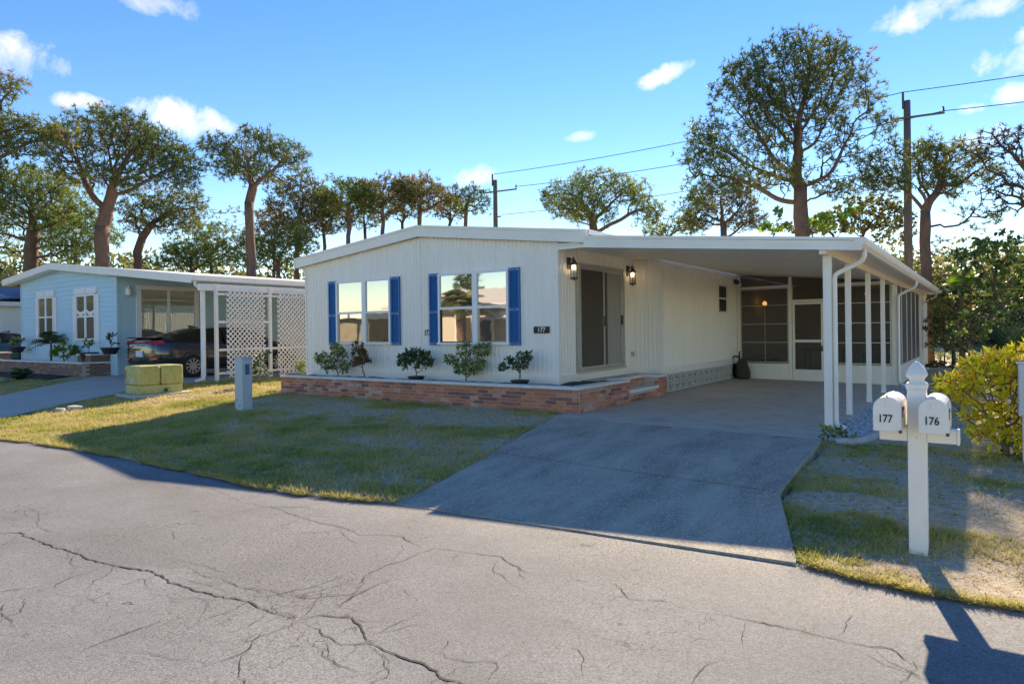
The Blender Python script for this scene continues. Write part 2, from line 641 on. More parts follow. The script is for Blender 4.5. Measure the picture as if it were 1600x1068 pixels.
def ground(x, y, fine=True):
    x, y = np.asarray(x, float), np.asarray(y, float)
    e = np.interp(x, EDGE_X, EDGE_Y)
    H = np.interp(x, [-60, -17.5, -13.3, -5, -1.9, 5, 40], [.48, .46, .27, .26, .17, .16, .16])
    s = np.clip((y - e) / (9.3 - e), 0, 1)
    z = .025 + (H - .025) * (s * .75 + .25 * s * s * (3 - 2 * s))
    if fine:
        z = z + .022 * (fbm(x * 1.3, y * 1.3) - .5) * np.clip((y - e) * 3, 0, 1)
        z = np.where(inpoly(x, y, ramp_poly), z - .10, z)
        z = np.where(inpoly(x, y, drive2_poly), z - .06, z)
    return z


def onground(px, py):
    z = .2
    for _ in range(30):
        p = atZ(px, py, z)
        z = .5 * z + .5 * float(ground(p[0], p[1], False))
    p = atZ(px, py, z)
    return p


def bare(x, y):
    """0 = dense grass, 1 = bare sand"""
    b = fbm(x * .95 + 3, y * 1.5 + 8, 4)
    b = b + .30 * np.exp(-((y - 8.6) / .75) ** 2) * (x > -13) * (x < -5)
    b = b + .20 * np.exp(-((y - 7.6) / 1.3) ** 2) * np.exp(-((x - .3) / .9) ** 2)
    b = b + .16 * (x > -1.9) - .14 * (x < -11) - .05 * (y < 6.4)
    return np.clip((b - .495) * 4.2, 0, 1)


xs = np.concatenate([np.linspace(-140, -26, 40)[:-1], np.linspace(-26, 4, 330), np.linspace(4, 90, 30)[1:]])
vsx = np.concatenate([[0, .02, .06], np.linspace(.12, 6.5, 70), np.linspace(6.7, 16, 40), np.linspace(17, 130, 26)])
XX, VV = np.meshgrid(xs, vsx)
YY = edge_y(XX) + VV
ZZ = ground(XX, YY)
ZZ[0] = -.03
ZZ[1] = .004 + .015 * fbm(XX[1] * 6, XX[1] * 0, 2)
nr, nc = XX.shape
idx = np.arange(nr * nc).reshape(nr, nc)
Fq = np.stack([idx[:-1, :-1], idx[:-1, 1:], idx[1:, 1:], idx[1:, :-1]], -1).reshape(-1, 4)


def ground_material():
    m = bpy.data.materials.new('lawn_ground')
    m.use_nodes = True
    N, L = m.node_tree.nodes, m.node_tree.links
    p = N['Principled BSDF']
    p.inputs['Roughness'].default_value = .95
    p.inputs['Specular IOR Level'].default_value = .1
    geo = N.new('ShaderNodeNewGeometry')
    a = N.new('ShaderNodeAttribute')
    a.attribute_name = 'tint'

    def noise(sc, d=5):
        n = N.new('ShaderNodeTexNoise')
        n.inputs['Scale'].default_value = sc
        n.inputs['Detail'].default_value = d
        n.inputs['Roughness'].default_value = .7
        L.new(geo.outputs['Position'], n.inputs['Vector'])
        return n.outputs['Fac']

    def mixc(f, A, B):
        x = N.new('ShaderNodeMix')
        x.data_type = 'RGBA'
        L.new(f, x.inputs['Factor'])
        for k, v in (('A', A), ('B', B)):
            if isinstance(v, tuple):
                x.inputs[k].default_value = (*v, 1)
            else:
                L.new(v, x.inputs[k])
        return x.outputs['Result']

    def rng_(f, lo, hi):
        r = N.new('ShaderNodeMapRange')
        r.inputs['From Min'].default_value = lo
        r.inputs['From Max'].default_value = hi
        L.new(f, r.inputs['Value'])
        return r.outputs[0]
    thatch = mixc(rng_(noise(5), .35, .65), (.48, .385, .225), (.39, .335, .14))
    thatch = mixc(rng_(noise(45, 3), .4, .7), thatch, (.46, .38, .26))
    sand = mixc(rng_(noise(16, 6), .38, .62), (.64, .52, .385), (.40, .31, .20))
    ad = N.new('ShaderNodeMath')
    ad.operation = 'ADD'
    L.new(a.outputs['Fac'], ad.inputs[0])
    sb = N.new('ShaderNodeMath')
    sb.operation = 'MULTIPLY_ADD'
    L.new(noise(22), sb.inputs[0])
    sb.inputs[1].default_value = 1.3
    sb.inputs[2].default_value = -.72
    L.new(sb.outputs[0], ad.inputs[1])
    c = mixc(rng_(ad.outputs[0], .25, .85), thatch, sand)
    L.new(c, p.inputs['Base Color'])
    b = N.new('ShaderNodeBump')
    b.inputs['Strength'].default_value = .9
    b.inputs['Distance'].default_value = .03
    L.new(noise(38, 4), b.inputs['Height'])
    L.new(b.outputs[0], p.inputs['Normal'])
    return m


np_mesh('lawn_ground', np.stack([XX, YY, ZZ], -1).reshape(-1, 3), Fq, ground_material(), tint=bare(XX, YY).ravel(), smooth=True, kind='structure')
FARG = mat('far_grass', (.09, .10, .03), .95, (.14, .12, .05), .6, 5, .9)
MB().add([(-900, -900, -.035), (900, -900, -.035), (900, 900, -.035), (-900, 900, -.035)], [(0, 1, 2, 3)]).build('ground', FARG, kind='structure')


def road_material():
    m = bpy.data.materials.new('worn_asphalt')
    m.use_nodes = True
    N, L = m.node_tree.nodes, m.node_tree.links
    p = N['Principled BSDF']
    p.inputs['Roughness'].default_value = .85
    p.inputs['Specular IOR Level'].default_value = .3
    geo = N.new('ShaderNodeNewGeometry')
    P = geo.outputs['Position']

    def noise(sc, d=4, ro=.6, vec=None):
        n = N.new('ShaderNodeTexNoise')
        n.inputs['Scale'].default_value = sc
        n.inputs['Detail'].default_value = d
        n.inputs['Roughness'].default_value = ro
        L.new(vec or P, n.inputs['Vector'])
        return n

    def rngm(f, lo, hi, to0=0., to1=1.):
        r = N.new('ShaderNodeMapRange')
        for k, v in (('From Min', lo), ('From Max', hi), ('To Min', to0), ('To Max', to1)):
            r.inputs[k].default_value = v
        L.new(f, r.inputs['Value'])
        return r.outputs[0]

    def mixc(f, A, B):
        x = N.new('ShaderNodeMix')
        x.data_type = 'RGBA'
        L.new(f, x.inputs['Factor'])
        for k, v in (('A', A), ('B', B)):
            if isinstance(v, tuple):
                x.inputs[k].default_value = (*v, 1)
            else:
                L.new(v, x.inputs[k])
        return x.outputs['Result']

    def mul(a, b):
        n = N.new('ShaderNodeMath')
        n.operation = 'MULTIPLY'
        L.new(a, n.inputs[0])
        L.new(b, n.inputs[1])
        return n.outputs[0]
    c = mixc(rngm(noise(.9, 5).outputs['Fac'], .35, .65), (.175, .178, .18), (.245, .247, .248))
    c = mixc(rngm(noise(.35, 3).outputs['Fac'], .5, .7, 0, .6), c, (.32, .32, .317))
    # wheel-polished bands and old stains along the street
    mp = N.new('ShaderNodeMapping')
    mp.inputs['Scale'].default_value = (.12, 1.1, 1)
    L.new(P, mp.inputs['Vector'])
    c = mixc(rngm(noise(1.3, 3, .5, mp.outputs[0]).outputs['Fac'], .52, .68, 0, .5), c, (.165, .160, .155))
    c = mixc(rngm(noise(1.7, 6, .75).outputs['Fac'], .60, .72, 0, .55), c, (.13, .125, .118))
    # sandy grit washed against the lawn side
    sx = N.new('ShaderNodeSeparateXYZ')
    L.new(P, sx.inputs[0])
    ed = N.new('ShaderNodeMath')
    ed.operation = 'MULTIPLY_ADD'
    L.new(noise(2.2, 6, .7).outputs['Fac'], ed.inputs[0])
    ed.inputs[1].default_value = 1.6
    L.new(sx.outputs['Y'], ed.inputs[2])
    c = mixc(rngm(ed.outputs[0], 4.9, 5.7, 0, .75), c, (.38, .35, .305))
    # aggregate
    v = N.new('ShaderNodeTexVoronoi')
    v.inputs['Scale'].default_value = 95
    L.new(P, v.inputs['Vector'])
    c = mixc(rngm(v.outputs['Color'], .15, .9, 0, .75), c, (.115, .103, .09))
    c = mixc(rngm(noise(140, 2).outputs['Fac'], .60, .72, 0, .7), c, (.50, .48, .44))
    # pitted, ravelled patches
    pit = mul(rngm(noise(52, 3, .7).outputs['Fac'], .53, .63), rngm(noise(.55, 4).outputs['Fac'], .44, .62))
    c = mixc(pit, c, (.07, .06, .05))
    # fine alligator cracking in some patches
    dn = noise(3.0, 3)
    addv = N.new('ShaderNodeVectorMath')
    addv.operation = 'MULTIPLY_ADD'
    L.new(dn.outputs['Color'], addv.inputs[0])
    addv.inputs[1].default_value = (.35, .35, 0)
    L.new(P, addv.inputs[2])
    vo = N.new('ShaderNodeTexVoronoi')
    vo.feature = 'DISTANCE_TO_EDGE'
    vo.inputs['Scale'].default_value = 5.5
    L.new(addv.outputs[0], vo.inputs['Vector'])
    al = mul(rngm(vo.outputs['Distance'], .0, .03, 1, 0), rngm(noise(.7, 3).outputs['Fac'], .50, .62))
    c = mixc(mul(al, rngm(noise(9, 3).outputs['Fac'], .42, .6)), c, (.055, .045, .036))
    L.new(c, p.inputs['Base Color'])
    b = N.new('ShaderNodeBump')
    b.inputs['Strength'].default_value = .55
    b.inputs['Distance'].default_value = .008
    L.new(noise(110, 3, .7).outputs['Fac'], b.inputs['Height'])
    L.new(b.outputs[0], p.inputs['Normal'])
    return m


road = MB().add([(-160, -1.9, 0), (110, -1.9, 0), (110, 6.0, 0), (-160, 6.0, 0)], [(0, 1, 2, 3)]).build('road', road_material(), kind='structure')

# cracks in the asphalt (photo-traced polylines laid on the road plane)


def za(k):
    return [(x / 2.667, 680 + y / 2.667) for x, y in k]


def zb(k):
    return [(500 + x / 2.495, 640 + y / 2.495) for x, y in k]


def zc(k):
    return [(1000 + x / 2.495, 640 + y / 2.495) for x, y in k]


cracks = [
    (za([(-40, 402), (0, 410), (60, 412), (140, 440), (270, 475), (350, 490), (430, 520), (520, 540), (640, 550), (720, 600), (830, 640), (930, 680), (1010, 690), (1080, 715), (1160, 745), (1240, 770)]), .020),
    (za([(1240, 770), (1330, 755), (1400, 760), (1470, 755), (1510, 800), (1530, 850), (1600, 866)]), .020),
    (zb([(110, 912), (200, 905), (300, 950), (400, 990), (450, 1020), (470, 1045), (560, 1070), (640, 1100)]), .024),
    (za([(1240, 770), (1340, 820), (1420, 870), (1540, 870)]), .015),
    (za([(1240, 770), (1150, 810), (1060, 850), (1030, 900), (930, 940), (820, 970), (750, 1005)]), .011),
    (za([(440, 545), (360, 570), (290, 590), (200, 640), (80, 670), (0, 690)]), .009),
    (za([(290, 590), (310, 560), (330, 540)]), .006),
    (za([(640, 550), (720, 525), (800, 505)]), .006),
    (za([(400, 470), (540, 425), (700, 385), (860, 345), (1060, 300), (1200, 296)]), .006),
    (za([(1105, 290), (1200, 320), (1290, 350), (1400, 375), (1500, 405)]), .010),
    (zb([(0, 440), (100, 460), (160, 485), (240, 485), (330, 490), (400, 545)]), .009),
    (zb([(50, 780), (140, 720), (200, 690), (260, 668), (290, 648)]), .010),
    (zb([(150, 690), (170, 650), (260, 605), (330, 585), (450, 545), (560, 560), (690, 578), (800, 630), (900, 650)]), .009),
    (zb([(1110, 655), (1160, 690), (1210, 735), (1330, 745), (1400, 770), (1497, 790)]), .010),
    (zc([(240, 788), (400, 820), (560, 855), (720, 885), (860, 910), (980, 930), (1060, 990), (1190, 1030)]), .012),
    (zc([(950, 1000), (1060, 1000), (1150, 1018)]), .006),
    (zc([(190, 1080), (250, 1000), (330, 960)]), .008),
    (zb([(640, 1070), (700, 1000), (690, 985), (540, 980), (410, 930)]), .009),
    (zb([(690, 985), (740, 945), (840, 945)]), .008),
    (za([(770, 540), (830, 580), (900, 600), (1000, 640), (1130, 645), (1180, 670), (1300, 675), (1450, 660), (1490, 655), (1600, 610)]), .007),
    (za([(1390, 730), (1440, 690), (1490, 655), (1510, 600), (1600, 550)]), .007),
    (za([(60, 295), (150, 320), (150, 380), (200, 400), (280, 410)]), .006),
    (za([(620, 665), (700, 665), (720, 680), (830, 680), (930, 700)]), .006),
    (za([(300, 610), (420, 600), (560, 590)]), .005),
    (za([(530, 170), (640, 190), (800, 215), (920, 245), (1040, 285)]), .006),
    (zc([(960, 935), (1010, 915), (1040, 895)]), .005), (zc([(1060, 960), (1080, 930), (1110, 905)]), .005),
    (za([(1130, 645), (1130, 690), (1180, 710), (1290, 705), (1350, 680)]), .005),
    (za([(720, 690), (760, 660), (840, 650)]), .004), (za([(210, 945), (310, 925)]), .004), (za([(510, 935), (620, 945)]), .004),
    (zb([(900, 905), (940, 940), (1000, 960)]), .005), (zb([(1450, 1060), (1480, 1010), (1497, 1000)]), .008),
]
CRACK = mat('crack_dark', (.028, .022, .017), .95, (.075, .06, .035), 9, 4, .9)
crack_lines = [([atZ(x, y, 0)[:2] for x, y in pl], w * .58) for pl, w in cracks]
for pts, w in list(crack_lines):          # hairline side branches
    for a, b in zip(pts[:-1], pts[1:]):
        for _ in range(int(rng.poisson(np.linalg.norm(b - a) * (5.0 if w > .008 else 2.4)))):
            p0 = a + (b - a) * rng.random()
            th = math.atan2(b[1] - a[1], b[0] - a[0]) + rng.choice([-1, 1]) * rng.uniform(.35, 1.3)
            q = [p0]
            for _k in range(rng.integers(2, 6)):
                th += rng.normal(0, .45)
                q.append(q[-1] + rng.uniform(.06, .2) * np.array([math.cos(th), math.sin(th)]))
            crack_lines.append((q, rng.uniform(.003, .0058)))
for pts, w in crack_lines:
    fine = []
    for a, b in zip(pts[:-1], pts[1:]):
        n = max(2, int(np.linalg.norm(b - a) / .035))
        for k in range(n):
            fine.append(a + (b - a) * k / n)
    fine.append(pts[-1])
    fine = np.array(fine)
    n = len(fine)
    tg = np.gradient(fine, axis=0)
    tg /= np.linalg.norm(tg, axis=1)[:, None] + 1e-9
    nm = np.stack([-tg[:, 1], tg[:, 0]], 1)
    walk = np.cumsum(rng.normal(0, .006, n))
    walk -= np.linspace(walk[0], walk[-1], n)
    fine = fine + nm * (walk + rng.normal(0, .0045, n))[:, None]
    ends = np.minimum(1, np.minimum(np.arange(n), np.arange(n)[::-1]) / 8 + .12)
    hw = w * .5 * ends * (.45 + .95 * rng.random(n)) * (.65 + .7 * vnoise(np.arange(n) * .23, w * 900))
    Lp, Rp = fine + nm * hw[:, None], fine - nm * hw[:, None]
    V = np.concatenate([np.c_[Lp, np.full(n, .004)], np.c_[Rp, np.full(n, .004)]])
    i = np.arange(n - 1)
    np_mesh('crack', V, np.stack([i, i + 1, n + i + 1, n + i], 1), CRACK, road)
# ------------------------------------------------------------------ driveway, slab
RAMPM = mat('worn_driveway', (.52, .44, .335), .85, (.27, .228, .175), 1.9, 8, .95, lo=.36, hi=.66, bump=.9, bscale=95, stretch=(1.6, .5, 1), speck=((.66, .59, .48), 46, .95))


def interp_pts(tbl, y):
    t = sorted(tbl)
    return float(np.interp(y, [a for a, b in t], [b for a, b in t]))


def ramp_z(y, f):
    zt = .274 - .05 * f
    return float(np.interp(y, [4.5, 5.0, 6.75, 9.33], [.003, .012 + .01 * f, .135, zt]))


def ramp_piece(name, t0, t1, y0L, y1L, y0R, y1R):
    n, mcol = 24, 24
    V, Fc = [], []
    for i in range(n + 1):
        a = i / n
        yl, yr = y0L + (y1L - y0L) * a, y0R + (y1R - y0R) * a
        xl, xr = interp_pts(RAMP_L, yl), interp_pts(RAMP_R, yr)
        for j in range(mcol + 1):
            f = j / mcol
            y = yl + (yr - yl) * f
            hump = .018 * math.sin(math.pi * min(1, max(0, (y - 6.75) / 2.58))) if y > 6.75 else 0
            V.append((xl + (xr - xl) * f, y, ramp_z(y, f) + hump))
    top = len(V)
    for i in range(n):
        for j in range(mcol):
            k = i * (mcol + 1) + j
            Fc.append((k, k + 1, k + mcol + 2, k + mcol + 1))
    ring = [j for j in range(mcol + 1)] + [(i + 1) * (mcol + 1) - 1 for i in range(1, n + 1)] + [n * (mcol + 1) + j for j in range(mcol - 1, -1, -1)] + [i * (mcol + 1) for i in range(n - 1, 0, -1)]
    for k in ring:
        V.append((V[k][0], V[k][1], V[k][2] - .14))
    m = len(ring)
    for a in range(m):
        b = (a + 1) % m
        Fc.append((ring[b], ring[a], top + a, top + b))
    mb = MB()
    mb.add(V, Fc)
    return mb.build(name, RAMPM, kind='structure')


ramp_piece('driveway_ramp', 0, 1, 6.872, 9.315, 6.622, 9.315)
ramp_piece('driveway_apron', 0, 1, 4.72, 6.826, 4.99, 6.576)



def slab_z(x):
    return float(np.interp(x, [-5.75, -1.83], [.274, .222]))


n = 20
V, Fc = [], []
for j, y in enumerate((9.335, 19.6)):
    for i in range(n + 1):
        x = -5.74 + (5.74 - 1.80) * i / n
        V.append((x, y, slab_z(x)))
for i in range(n):
    Fc.append((i, i + 1, n + 2 + i, n + 1 + i))
k = len(V)
for (x, y) in ((-5.74, 9.335), (-1.80, 9.335), (-1.80, 19.6), (-5.74, 19.6)):
    V.append((x, y, .08))
Fc += [(n, 0, k, k + 1), (2 * n + 1, n, k + 1, k + 2)]
MB().add(V, Fc).build('carport_slab', CONC, kind='structure')
MB().box(-2.0, -.75, 26.6, 30.5, .05, .235).build('back_path', CURB, kind='structure')

# neighbour's driveway follows the ground
DRV2 = mat('neighbour_concrete', (.54, .47, .375), .8, (.44, .38, .305), 1.3, 5, .8, bump=.2, stretch=(1, .4, 1))
V, Fc = [], []
rows = np.linspace(4.12, 20, 60)
Lx = np.interp(rows, [4.0, 6.4, 8.9, 9.4, 20], [-19.2, -19.75, -21.0, -21.3, -21.3])
Rx = np.interp(rows, [4.0, 5.4, 6.4, 8.0, 20], [-15.3, -15.75, -16.25, -16.6, -16.75])
for i, y in enumerate(rows):
    for f in np.linspace(0, 1, 9):
        x = Lx[i] + (Rx[i] - Lx[i]) * f
        V.append((x, y, float(ground(x, y, False)) + .015 - (.03 if y < 4.3 else 0)))
for i in range(len(rows) - 1):
    for j in range(8):
        k = i * 9 + j
        Fc.append((k, k + 1, k + 10, k + 9))
MB().add(V, Fc).build('neighbour_driveway', DRV2, kind='structure')

# ------------------------------------------------------------------ main house
YF, XL, X0, YJ, X1, YB = 10.65, -13.50, -6.43, 13.89, -5.79, 27.0
PEAK = (-9.75, 3.87)
home = thing('mobile_home', (-9.7, 10.65, .27), 'white ribbed mobile home with blue shutters beside the open carport', 'house')


def roof_under(x):
    return float(np.interp(x, [-13.75, -9.75, -5.75], [3.235, 3.605, 3.18]))


def ribwall(name, p0, p1, zb_, zt, nrm, m, parent, pitch=.098, depth=.012):
    """sheet-metal siding with standing ribs; zt is a height or a function of x"""
    p0, p1, nrm = Vector((*p0, 0)), Vector((*p1, 0)), Vector((*nrm, 0))
    Ln = (p1 - p0).length
    d = (p1 - p0) / Ln
    st = []
    s = 0.0
    while s < Ln:
        for a, o in ((0, 0), (.50, 0), (.60, 1), (.88, 1), (.98, 0)):
            if s + a * pitch < Ln:
                st.append((s + a * pitch, o * depth))
        s += pitch
    st.append((Ln, 0))
    V, Fc = [], []
    for (a, o) in st:
        p = p0 + d * a + nrm * o
        top = zt(p.x) if callable(zt) else zt
        V += [(p.x, p.y, zb_), (p.x, p.y, top)]
    for i in range(len(st) - 1):
        Fc.append((2 * i, 2 * i + 2, 2 * i + 3, 2 * i + 1))
    return MB().add(V, Fc).build(name, m, parent)


# each metal front panel sheet is a part
edges = [XL, -12.45, -11.23, -9.77, -8.75, -7.55, X0]
ribwall('front_wall', (XL, YF), (-9.77, YF), .81, lambda x: roof_under(x) + .04, (0, -1), WHITE, home)
ribwall('front_wall', (-9.765, YF), (X0, YF), .81, lambda x: roof_under(x) + .04, (0, -1), WHITE, home)
ribwall('entry_wall', (X0, YF), (X0, YJ), .81, 3.30, (1, 0), WHITE, home, .105)
ribwall('entry_return_wall', (X0, YJ), (X1, YJ), .81, 3.30, (0, -1), WHITE, home)
ribwall('side_wall', (X1, YJ), (X1, YB), .81, 3.30, (1, 0), WHITE, home)
ribwall('left_wall', (XL, YB), (XL, YF), .81, 3.30, (-1, 0), WHITE, home)
ribwall('rear_wall', (X1, YB), (XL, YB), .81, lambda x: roof_under(x) + .04, (0, 1), WHITE, home)
# corner trims
m = MB()
for (x, y) in ((XL, YF), (X0, YF), (X0, YJ - .0), (X1, YJ)):
    MB().box(x - .022, x + .022, y - .022, y + .022, .80, roof_under(x) if x < -6 else 3.28).build('corner_trim', TRIM, home)
# skirt: two stepped courses under the siding
m = MB()
for z0, z1, o in ((.45, .735, .016), (.735, .815, .028)):
    m.box(XL - o, X0 + o, YF - o, YF + .02, z0, z1)
    m.box(X0 - .02, X0 + o, YF + .021, YJ - o, z0, z1)
    m.box(X0 - .02, X1 + o, YJ - o + .001, YJ + .02, z0, z1)
    m.box(X1 - .02, X1 + o, YJ + .021, YB, z0 + (.22 if z0 < .5 else 0), z1)
    m.box(XL - o, XL + .02, YF + .021, YB, .2, z1)
m.build('skirt', TRIM, home)
MB().box(XL + .05, X0 - .25, YF + .25, YB - .1, .2, 3.1).box(X0 - .25, X1 - .25, YJ + .25, YB - .1, .2, 3.1).build('inner_core', BLACKP, home)
# entry soffit and header
MB().box(X0 + .03, -5.73, YF - .08, YJ - .03, 3.17, 3.20).build('soffit', TRIM, home)
MB().box(X0 + .03, -5.74, YF - .06, YF - .03, 3.10, 3.168).build('soffit_trim', TRIM, home)
MB().box(X1 + .015, X1 + .05, YJ, YB, 3.20, 3.30).build('eave_trim', TRIM, home)
# roof: two pitches with a stepped fascia and sheet seams
YR = YF - .10
prof = [(-13.76, 3.435), (-9.75, 3.85), (-5.75, 3.385)]
for nm, (a, b) in (('roof_slope', (prof[0], prof[1])), ('roof_slope', (prof[1], prof[2]))):
    MB().prism([(a[0], YR + .0, a[1]), (b[0], YR, b[1]), (b[0], YR, b[1] - .06), (a[0], YR, a[1] - .06)], (0, .002, 0), (0, YB - YR + .1, 0)).build(nm, ROOFW, home)
    m = MB()
    for k in range(12):
        f = k / 11
        x, z = a[0] + (b[0] - a[0]) * f, a[1] + (b[1] - a[1]) * f
        MB().box(x - .02, x + .02, YR + .02, YB + .05, z - .02, z + .022).build('roof_seam', ROOFW, home)
m = MB()
for (a, b) in ((prof[0], prof[1]), (prof[1], prof[2])):
    for (t, bt, o) in ((.018, -.03, .055), (-.03, -.215, .035)):
        m.prism([(a[0], YR, a[1] + t), (b[0], YR, b[1] + t), (b[0], YR, b[1] + bt), (a[0], YR, a[1] + bt)], (0, -o, 0), (0, .03, 0))
m.prism([(-13.76, 0, 3.45), (-13.72, 0, 3.45), (-13.72, 0, 3.22), (-13.76, 0, 3.22)], (0, YR - .05, 0), (0, YB, 0))
m.build('fascia', TRIM, home)


def front_window(x0, x1, zb_, zt, xm, zr):
    w = MB()
    y0, y1 = YF - .075, YF + .01
    fw_ = .045
    w.box(x0, x1, y0, y1, zt - fw_, zt).box(x0 - .02, x1 + .02, y0 - .02, y1, zb_, zb_ + fw_)
    w.box(x0, x0 + fw_, y0, y1, zb_ + fw_, zt - fw_).box(x1 - fw_, x1, y0, y1, zb_ + fw_, zt - fw_)
    w.box(xm - .06, xm + .06, y0, y1, zb_ + fw_, zt - fw_)
    fo = w.build('window', FRAME, home)
    for (a, b) in ((x0 + fw_, xm - .06), (xm + .06, x1 - fw_)):
        MB().box(a, b, y0 + .008, y1, zr - .025, zr + .025).build('meeting_rail', FRAME, fo)
        MB().box(a, b, y0 + .03, y0 + .034, zr + .026, zt - fw_ - .001).build('pane', GLASS, fo)
        s = MB()
        s.box(a, a + .022, y0 + .014, y1, zb_ + fw_, zr - .026).box(b - .022, b, y0 + .014, y1, zb_ + fw_, zr - .026)
        s.box(a + .022, b - .022, y0 + .014, y1, zb_ + fw_, zb_ + fw_ + .02)
        s.build('sash', BLACKP if a < xm and x0 > -10 else ALU, fo)
        MB().box(a + .022, b - .022, y0 + .038, y0 + .042, zb_ + fw_ + .02, zr - .026).build('pane', GLASSD, fo)
    return fo


front_window(-12.36, -10.62, 1.385, 2.83, -11.44, 2.10)
front_window(-9.25, -7.49, 1.385, 2.83, -8.30, 2.12)


def shutter(x0, x1, z0, z1):
    m = MB()
    ya, yb = YF - .055, YF - .012
    st = .03
    m.box(x0, x0 + st, ya, yb, z0, z1).box(x1 - st, x1, ya, yb, z0, z1)
    zm = z0 + (z1 - z0) * .46
    for (a, b) in ((z0, z0 + .06), (z1 - .06, z1), (zm - .03, zm + .03)):
        m.box(x0 + st, x1 - st, ya + .002, yb, a, b)
    m.box(x0 + st, x1 - st, yb - .012, yb - .006, z0 + .06, z1 - .06)
    for (a, b) in ((z0 + .065, zm - .03), (zm + .03, z1 - .065)):
        n_ = int((b - a) / .045)
        for i in range(n_):
            z = a + (b - a) * (i + .5) / n_
            m.prism([(x0 + st, ya + .008, z - .018), (x0 + st, ya + .014, z - .022), (x0 + st, yb - .012, z + .012), (x0 + st, yb - .012, z + .020)], (0, 0, 0), (x1 - x0 - 2 * st, 0, 0))
    o = m.build('shutter', BLUE, home)
    s = MB()
    for (x, z) in [(x, z) for x in (x0 + .035, x1 - .035) for z in (z0 + .03, zm, z1 - .03)]:
        MB().box(x - .008, x + .008, ya - .005, ya + .001, z - .008, z + .008).build('screw', FRAME, o)
    return o


for (a, b) in ((-12.64, -12.38), (-10.615, -10.36), (-9.51, -9.26), (-7.484, -7.238)):
    shutter(a, b, 1.375, 2.845)
# house numbers
pq = MB().box(-6.945, -6.61, YF - .032, YF - .013, 1.597, 1.722).build('number_plaque', INK, home)
text('numerals', '177', .125, WINK, pq, (-6.775, YF - .034, 1.658), 'front', .002, sx=.92)
text('old_numerals', '177', .165, INK, home, (-9.60, YF - .016, 1.625), 'front', .002, sx=.72)
# sliding door facing the carport side
dy0, dy1, dz0, dz1 = 11.29, 13.26, .84, 2.92
m = MB()
xa, xb = X0 - .02, X0 + .08
m.box(xa, xb, dy0, dy1, dz1 - .06, dz1).box(xa, xb + .03, dy0, dy1, dz0, dz0 + .05)
m.box(xa, xb, dy0, dy0 + .055, dz0 + .05, dz1 - .06).box(xa, xb, dy1 - .055, dy1, dz0 + .05, dz1 - .06)
door = m.build('sliding_door', ALU, home)
ym = 12.33
for (a, b, xo, nm) in ((dy0 + .056, ym + .03, .068, 'screen_panel'), (ym + .031, dy1 - .056, .045, 'glass_panel')):
    w = .05
    s = MB()
    xf = X0 + xo
    s.box(xf - .02, xf, a, a + w, dz0 + .052, dz1 - .062).box(xf - .02, xf, b - w, b, dz0 + .052, dz1 - .062)
    s.box(xf - .02, xf, a + w, b - w, dz0 + .052, dz0 + .052 + w).box(xf - .02, xf, a + w, b - w, dz1 - .062 - w, dz1 - .062)
    pn = s.build(nm, ALU, door)
    if nm == 'screen_panel':
        MB().box(xf - .012, xf - .008, a + w, b - w, dz0 + .052 + w, dz1 - .062 - w).build('screen', DARKSCREEN, door)
        MB().box(xf, xf + .022, b - .04, b - .015, 1.72, 1.92).build('handle', BLACKM, door)
    else:
        MB().box(xf - .016, xf - .012, a + w, a + w + .13, dz0 + .052 + w, dz1 - .062 - w).build('pane', DARKSCREEN, door)
        c = MB()
        yy0, yy1 = a + w + .13, b - w
        nfold = 9
        V, Fc = [], []
        for i in range(nfold * 4 + 1):
            y = yy0 + (yy1 - yy0) * i / (nfold * 4)
            xo2 = .006 * math.sin(i * math.pi / 2)
            V += [(xf - .014 + xo2, y, dz0 + .1), (xf - .014 + xo2, y, dz1 - .11)]
        for i in range(nfold * 4):
            Fc.append((2 * i, 2 * i + 2, 2 * i + 3, 2 * i + 1))
        c.add(V, Fc).build('curtain', CURTAIN, door)
        MB().box(xf, xf + .03, b - .06, b - .03, 1.75, 1.95).build('handle', BLACKM, door)
# small window, outlet cover
m = MB()
y0, y1, z0, z1 = 17.58, 18.30, 2.05, 2.79
m.box(X1, X1 + .03, y0, y1, z1 - .04, z1).box(X1, X1 + .03, y0, y1, z0, z0 + .04).box(X1, X1 + .03, y0, y0 + .05, z0 + .04, z1 - .04)
m.box(X1, X1 + .03, y1 - .05, y1, z0 + .04, z1 - .04).box(X1, X1 + .028, y0 + .05, y1 - .05, 2.41, 2.45)
wo = m.build('window', FRAME, home)
MB().box(X1 + .013, X1 + .018, y0 + .05, y1 - .05, 2.45, z1 - .04).build('pane', DARKSCREEN, wo)
MB().box(X1 + .013, X1 + .018, y0 + .05, y1 - .05, z0 + .04, 2.41).build('pane', DARKSCREEN, wo)
MB().box(X0, X0 + .04, 13.71, 13.80, 1.06, 1.16).build('outlet_cover', ALU, home, bevel=.006)
MB().tube([(XL - .05, YF - .05, 3.22), (XL - .06, YF + .02, 3.12), (XL - .035, YF + .06, 2.98), (XL - .035, YF + .06, .5)], .032, 8).build('downspout', TRIM, home)

# breeze-block skirting under the side wall
sk = MB().box(X1 - .22, X1 - .12, YJ + .3, 19.2, .18, .66).build('crawlspace_shade', BLACKP, home)  # black sheet painting in the crawlspace shade behind the open blocks
b0, nb, bh = 14.12, 12, .395
bw = (18.80 - b0) / nb
BLOCK = mat('breeze_block', (.70, .66, .58), .8, (.55, .50, .42), 12, 4, .7, bump=.2)
zb0 = .272
blk = MB()
xf0, xf1 = -.045, .045
tkn = .026


def seg(a, b):
    blk.bar((0, a[0], a[1]), (0, b[0], b[1]), tkn, .026, up=(1, 0, 0))


